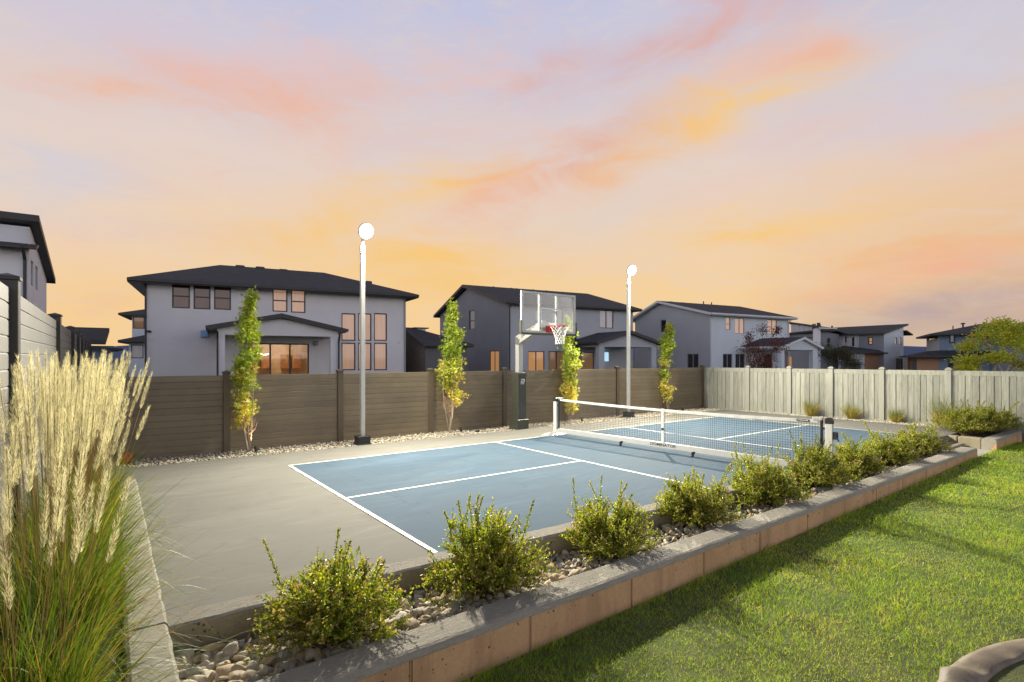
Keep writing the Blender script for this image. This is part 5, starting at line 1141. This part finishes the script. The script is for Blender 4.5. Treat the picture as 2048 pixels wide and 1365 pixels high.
# ------------------------------------------------------------------ tall feather grasses at the left edge
M['blade'] = leafmat('ornamental grass blade', [(.11, .20, .015, 1), (.16, .26, .02, 1), (.23, .29, .03, 1), (.38, .27, .06, 1), (.07, .13, .012, 1), (.30, .33, .05, 1), (.13, .23, .02, 1), (.05, .07, .015, 1)], .45, .35, 3)
M['culm'] = leafmat('straw culm', [(.42, .30, .11, 1), (.50, .36, .15, 1), (.32, .26, .08, 1)], .5, .3)
M['plume'] = leafmat('buff seed plume', [(.70, .68, .60, 1), (.80, .78, .71, 1), (.60, .55, .45, 1), (.74, .71, .62, 1)], .8, .55)
def feather_grass(x, y, seed, label, h=1.75, nb=1500, ncu=70, lean=(.05, -.03), spread=1.0, side=None):
    g = np.random.default_rng(seed); r = thing('feather_grass', label, 'ornamental grass', (x, y, -.04), group='feather grasses along the left fence')
    def start(n, rad): a = g.uniform(0, 6.28, n); q = np.sqrt(g.uniform(0, 1, n))*rad; return np.stack([q*np.cos(a)*.85, q*np.sin(a)*1.25, np.zeros(n)], 1), a
    P, a = start(nb, .20); ti = np.abs(g.normal(0, R(26), nb)); D = np.stack([np.sin(ti)*np.cos(a), np.sin(ti)*np.sin(a), np.cos(ti)], 1)
    D[:, 0] *= np.where(D[:, 0] < 0, .4, .62); L = g.uniform(.5, 1.12, nb)*h/1.75
    bl = blades(P, D, L, g.uniform(.005, .011, nb), g.uniform(.05, .4, nb), g.uniform(.1, .8, nb)*(.4+ti), g, 7)
    npmesh('leaf_blades', *bl, M['blade'], r)
    P, a = start(ncu, .17); ti = np.abs(g.normal(0, R(6.5), ncu))*spread; D = np.stack([np.sin(ti)*np.cos(a)+lean[0]*g.uniform(-.4, 1.6, ncu), np.sin(ti)*np.sin(a)+lean[1], np.cos(ti)], 1); D = unit(D); D[:, 0] = np.maximum(D[:, 0], -.05)
    L = g.uniform(.80, 1.06, ncu)*h; tip = P+D*L[:, None]; bow = unit(D*[1, 1, 0]+1e-6)*g.uniform(.01, .09, ncu)[:, None]
    def at(i, t): return P[i]+D[i]*L[i]*t+bow[i]*t**2.2*1.0
    tw = []; PV = []
    ts = np.linspace(0, 1, 8)
    for i in range(ncu):
        C_ = np.array([at(i, t) for t in ts]); tw.append(tubes(C_[:-1], C_[1:], .0022, .0016, 3))
        m_ = 400; pl = g.uniform(.26, .42)/L[i]; t = 1-pl*g.uniform(0, 1, m_)**.9; u_ = (t-(1-pl))/pl
        C_ = P[i]+D[i]*L[i]*t[:, None]+bow[i]*(t[:, None]**2.2); rad = .030*np.sin(np.pi*np.clip(u_*.86+.12, 0, 1))**.8
        o_ = rdir(g, m_); o_ -= D[i]*(o_@D[i])[:, None]; o_ = unit(o_)
        PV.append(blades(C_+o_*rad[:, None]*g.uniform(0, .5, m_)[:, None], unit(D[i]*1.0+o_*.30+rdir(g, m_)*.15), g.uniform(.014, .040, m_), .0014, .05, .02, g, 1, .8))
    npmesh('culms', *cat(tw), M['culm'], r); npmesh('plumes', *cat(PV), M['plume'], r)
feather_grass(-2.88, -.75, 1, 'feather grass clump nearest the camera at the bottom left corner', 1.55, 1900, 22)
feather_grass(-2.86, .25, 2, 'feather grass clump with arching golden blades over the near part of the side wall', 1.86, 2500, 55, lean=(.0, -.03), spread=.9)
feather_grass(-2.86, 1.35, 3, 'dense feather grass clump in the middle of the left bed', 1.90, 2300, 75, lean=(.03, -.03), spread=.85)
feather_grass(-2.84, 2.45, 4, 'feather grass clump with plumes leaning right over the side wall', 1.92, 1900, 70, lean=(.03, -.03), spread=.85)
feather_grass(-2.80, 3.65, 6, 'feather grass clump farthest along the left bed', 1.84, 1500, 55, lean=(.03, -.02), spread=.85)

# small grass tufts by the grey green fence
M['drygrass'] = leafmat('golden dry grass', [(.62, .48, .14, 1), (.72, .57, .22, 1), (.50, .44, .11, 1)], .5, .35)
M['greengrass'] = leafmat('green ornamental grass', [(.12, .18, .03, 1), (.17, .22, .04, 1), (.22, .24, .05, 1)], .5, .35)
for i, (u, hg, hd, lab) in enumerate([(1622, .78, .55, 'golden and green grass tuft leftmost in front of the plank fence'), (1703, .66, .55, 'golden grass tuft second from the left in front of the plank fence'),
                                      (1792, .62, .36, 'small golden tuft third from the left in front of the plank fence'), (1884, 1.15, .6, 'tallest green grass tuft in front of the plank fence, just left of the raised bed')]):
    d = ray(u, 717.7); t = (15.60+.105*(8.1-CY)-CX)/(d.x+.105*d.y); p = CAMV+d*t; r = thing('grass_tuft', lab, 'ornamental grass', (p.x, p.y, -.03), group='grass tufts by the plank fence'); g = np.random.default_rng(50+i)
    for nm, n, h, m_, s_ in (('green_blades', 260, hg, M['greengrass'], .22), ('dry_blades', 420, hd, M['drygrass'], .34)):
        a = g.uniform(0, 6.28, n); ti = np.abs(g.normal(0, s_, n)); P = np.stack([.05*np.cos(a), .07*np.sin(a), 0*a], 1); D = np.stack([np.sin(ti)*np.cos(a), np.sin(ti)*np.sin(a), np.cos(ti)], 1)
        npmesh(nm, *blades(P, D, g.uniform(.6, 1.1, n)*h, .006, .25, g.uniform(0, .3, n), g, 4), m_, r)

# ------------------------------------------------------------------ stones
def ico():
    t = (1+5**.5)/2; V = [(-1, t, 0), (1, t, 0), (-1, -t, 0), (1, -t, 0), (0, -1, t), (0, 1, t), (0, -1, -t), (0, 1, -t), (t, 0, -1), (t, 0, 1), (-t, 0, -1), (-t, 0, 1)]
    Fc = [(0, 11, 5), (0, 5, 1), (0, 1, 7), (0, 7, 10), (0, 10, 11), (1, 5, 9), (5, 11, 4), (11, 10, 2), (10, 7, 6), (7, 1, 8), (3, 9, 4), (3, 4, 2), (3, 2, 6), (3, 6, 8), (3, 8, 9), (4, 9, 5), (2, 4, 11), (6, 2, 10), (8, 6, 7), (9, 8, 1)]
    V = [np.array(v)/np.linalg.norm(v) for v in V]
    def sub(V, Fc):
        V = list(V); c = {}; out = []
        def m_(a, b):
            k = (min(a, b), max(a, b))
            if k not in c: q = V[a]+V[b]; V.append(q/np.linalg.norm(q)); c[k] = len(V)-1
            return c[k]
        for a, b, d in Fc: x, y, z = m_(a, b), m_(b, d), m_(d, a); out += [(a, x, z), (b, y, x), (d, z, y), (x, y, z)]
        return V, out
    a = sub(V, Fc); b = sub(*a); return (np.array(a[0]), np.array(a[1])), (np.array(b[0]), np.array(b[1]))
ICO1, ICO2 = ico()
def stone_shapes(base, n, g):
    V, Fc = base; out = []
    for _ in range(n):
        pl = rdir(g, 13); h = g.uniform(.55, 1.0, 13); d = V@pl.T; r_ = np.min(np.where(d > .08, h/np.maximum(d, .08), 9), 1); r_ = np.minimum(r_, 1.15)
        out.append(V*r_[:, None]*np.array([1.0, g.uniform(.6, .9), g.uniform(.4, .65)]))
    return out
def stones(name, label, pts, sizes, base, g, m_, tilt=.5, kind='stuff'):
    sh = stone_shapes(base, 40, g); Vs, Fs = [], []; nv = len(base[0]); k = 0
    for i, (p, s_) in enumerate(zip(pts, sizes)):
        a, b, c = g.uniform(0, 6.28), g.normal(0, tilt), g.normal(0, tilt)
        ca, sa, cb, sb, cc, sc = math.cos(a), math.sin(a), math.cos(b), math.sin(b), math.cos(c), math.sin(c)
        Rm = np.array([[ca, -sa, 0], [sa, ca, 0], [0, 0, 1]])@np.array([[1, 0, 0], [0, cb, -sb], [0, sb, cb]])@np.array([[cc, 0, sc], [0, 1, 0], [-sc, 0, cc]])
        Vs.append(sh[i % 40]@Rm.T*s_+p); Fs.append(base[1]+k); k += nv
    o = npmesh(name, np.concatenate(Vs), np.concatenate(Fs), m_); return tag(o, label, 'gravel', kind=kind)
def stonemat(name, cols):
    m = bpy.data.materials.new(name); m.use_nodes = True; t = NT(m.node_tree); bs = t.n['Principled BSDF']
    ge = t.node('ShaderNodeNewGeometry'); k = len(cols); c = t.ramp(ge.outputs['Random Per Island'], [(i/k, c_) for i, c_ in enumerate(cols)], 'CONSTANT')
    n = t.noise(ge.outputs['Position'], 45, 6, .7); c = t.mix(1.0, c, t.ramp(n, [(.3, (.7, .68, .62, 1)), (.65, (1.15, 1.15, 1.15, 1))]), 'MULTIPLY')
    t.put(bs.inputs['Base Color'], c); bs.inputs['Roughness'].default_value = .8
    b = t.node('ShaderNodeBump'); b.inputs['Strength'].default_value = .35; b.inputs['Distance'].default_value = .006; t.l.new(n, b.inputs['Height']); t.l.new(b.outputs[0], bs.inputs['Normal']); return m
M['stone'] = stonemat('buff river stone', [(.44, .38, .26, 1), (.52, .46, .34, 1), (.37, .29, .19, 1), (.32, .30, .24, 1), (.50, .38, .23, 1), (.58, .53, .42, 1), (.40, .36, .29, 1)])
M['stonew'] = stonemat('pale crushed stone', [(.46, .42, .33, 1), (.54, .50, .41, 1), (.38, .33, .24, 1), (.60, .56, .47, 1), (.44, .37, .26, 1), (.34, .32, .27, 1)])
def grid_pts(g, x0, x1, ylo, yhi, sp, z, jz, jit=.45):
    X, Y = np.meshgrid(np.arange(x0, x1, sp), np.arange(ylo, yhi, sp)); P = np.stack([X.ravel(), Y.ravel()], 1)+g.uniform(-jit, jit, (X.size, 2))*sp
    return np.concatenate([P, (z+g.uniform(-jz, jz, len(P)))[:, None]], 1)
g = np.random.default_rng(77)
A1 = np.concatenate([grid_pts(g, -2.2, 2.0, -.5, .36, .060, -.235, .012), grid_pts(g, -2.2, 2.0, -.5, .36, .072, -.205, .02)])
A2 = np.concatenate([grid_pts(g, 2.0, 12.6, -.5, .2, .070, -.235, .012), grid_pts(g, 2.0, 12.6, -.5, .2, .09, -.205, .02)])
PT = np.concatenate([A1, A2]); keep = (PT[:, 1] < .222-.038*PT[:, 0]) & (PT[:, 1] > -.50); PT = PT[keep]
sz = np.where(PT[:, 0] < 1.2, g.uniform(.034, .062, len(PT)), g.uniform(.032, .05, len(PT)))*g.choice([.7, 1, 1, 1.25], len(PT))*np.where(PT[:, 0] < -.6, 1.2, 1.0)
stones('planter_gravel', 'buff angular stones filling the shrub planter', PT, sz, ICO2, g, M['stone'])
B_ = np.concatenate([grid_pts(g, -2.9, 15.95, 7.13, 8.17, .052, -.035, .01), grid_pts(g, -2.9, 15.95, 7.13, 8.17, .066, -.012, .014)])
def okb(P):
    k = P[:, 1] > 7.13+.02*np.sin(P[:, 0]*7)
    for cx, cy, hw, hh in ((1.92, 7.4, .24, .22), (10.87, 7.5, .24, .22), (6.33, 7.42, .23, .21)): k &= ~((abs(P[:, 0]-cx) < hw) & (abs(P[:, 1]-cy) < hh))
    return P[k & (P[:, 1] > 7.30-.0108*(P[:, 0]+2.6))]
B_ = okb(B_)
stones('back_gravel', 'pale crushed stone strip along the foot of the brown fence', B_, g.uniform(.022, .04, len(B_)), ICO1, g, M['stonew'])
C1 = grid_pts(g, 15.76, 16.8, -.1, 7.15, .05, -.015, .015); C1 = C1[C1[:, 0] < 15.74+.105*(8.1-C1[:, 1])]; stones('side_gravel', 'pale crushed stone strip along the foot of the plank fence', C1, g.uniform(.02, .036, len(C1)), ICO1, g, M['stonew'])
for cx, cy, lab in ((1.92, 7.35, 'concrete footing under the near floodlight'), (10.87, 7.45, 'concrete footing under the far floodlight'), (6.33, 7.35, 'concrete footing under the hoop')):
    b = MB(); b.box(cx-.24, cx+.24, 7.10, cy+.24, -.3, -.001); tag(b.build('concrete_footing', M['slab']), lab, 'footing')

# ------------------------------------------------------------------ lawn grass
def lawnmat():
    m = bpy.data.materials.new('lawn grass'); m.use_nodes = True; t = NT(m.node_tree); t.n.clear()
    o = t.node('ShaderNodeOutputMaterial'); bs = t.node('ShaderNodeBsdfPrincipled'); tr = t.node('ShaderNodeBsdfTranslucent'); mx = t.node('ShaderNodeMixShader')
    ge = t.node('ShaderNodeNewGeometry'); rnd = ge.outputs['Random Per Island']; n = t.noise(ge.outputs['Position'], 1.15, 5, .6, .8); n2 = t.noise(ge.outputs['Position'], 4.5, 4, .6)
    k = t.math('ADD', t.math('ADD', t.math('MULTIPLY', rnd, .42), t.math('MULTIPLY', n, .75)), t.math('MULTIPLY', n2, .35))
    c = t.ramp(t.math('MULTIPLY', k, .66), [(.24, (.05, .13, .008, 1)), (.40, (.18, .35, .014, 1)), (.54, (.36, .53, .026, 1)), (.63, (.55, .57, .07, 1)), (.76, (.68, .56, .2, 1))])
    t.put(bs.inputs['Base Color'], c); bs.inputs['Roughness'].default_value = .42; t.put(tr.inputs[0], t.mix(1.0, c, (1.3, 1.25, .6, 1), 'MULTIPLY')); mx.inputs[0].default_value = .5
    t.l.new(bs.outputs[0], mx.inputs[1]); t.l.new(tr.outputs[0], mx.inputs[2]); t.l.new(mx.outputs[0], o.inputs[0]); return m
g = np.random.default_rng(5); N0 = 1500000
X = g.uniform(-3, 16.1, N0); Y = g.uniform(-9.5, -.86, N0)
rel = np.stack([X-CX, Y-CY], 1); Dp = rel@np.array(FW)[:2]; La = rel@np.array(RT)[:2]; U = 1024+F*La/np.maximum(Dp, .01); Vv = 717.7+F*2.25/np.maximum(Dp, .01)
dens = np.clip((3.4/np.maximum(Dp, 3.4))**1.15, 0, 1)
kp = (Dp > 1.6) & (U < 2450) & (U > -400) & (Vv < 1750) & (g.uniform(0, 1, N0) < dens*.60) & (np.hypot(X-2.3, Y+5.27) > 2.37)
X, Y, Dp = X[kp], Y[kp], Dp[kp]; n = len(X); print('lawn blades', n)
a = g.uniform(0, 6.28, n); ti = np.abs(g.normal(0, .42, n)); D = np.stack([np.sin(ti)*np.cos(a), np.sin(ti)*np.sin(a), np.cos(ti)], 1)
patch = .5+.5*np.sin(X*2.1+1.3*np.sin(Y*1.7))*np.cos(Y*2.7+np.sin(X*1.1)); hgt = g.uniform(.022, .058, n)*(.6+.75*patch); hgt = np.where(Y > -.95, hgt*1.7, hgt)
V, Fc = blades(np.stack([X, Y, lawn_z(X, Y)-.002], 1), D, hgt, .0032*np.maximum(1, Dp/4.2), g.uniform(.1, .7, n), g.uniform(0, .4, n), g, 2)
tag(npmesh('lawn_grass', V, Fc, lawnmat()), 'short green lawn with dry yellow patches', 'grass', kind='stuff')
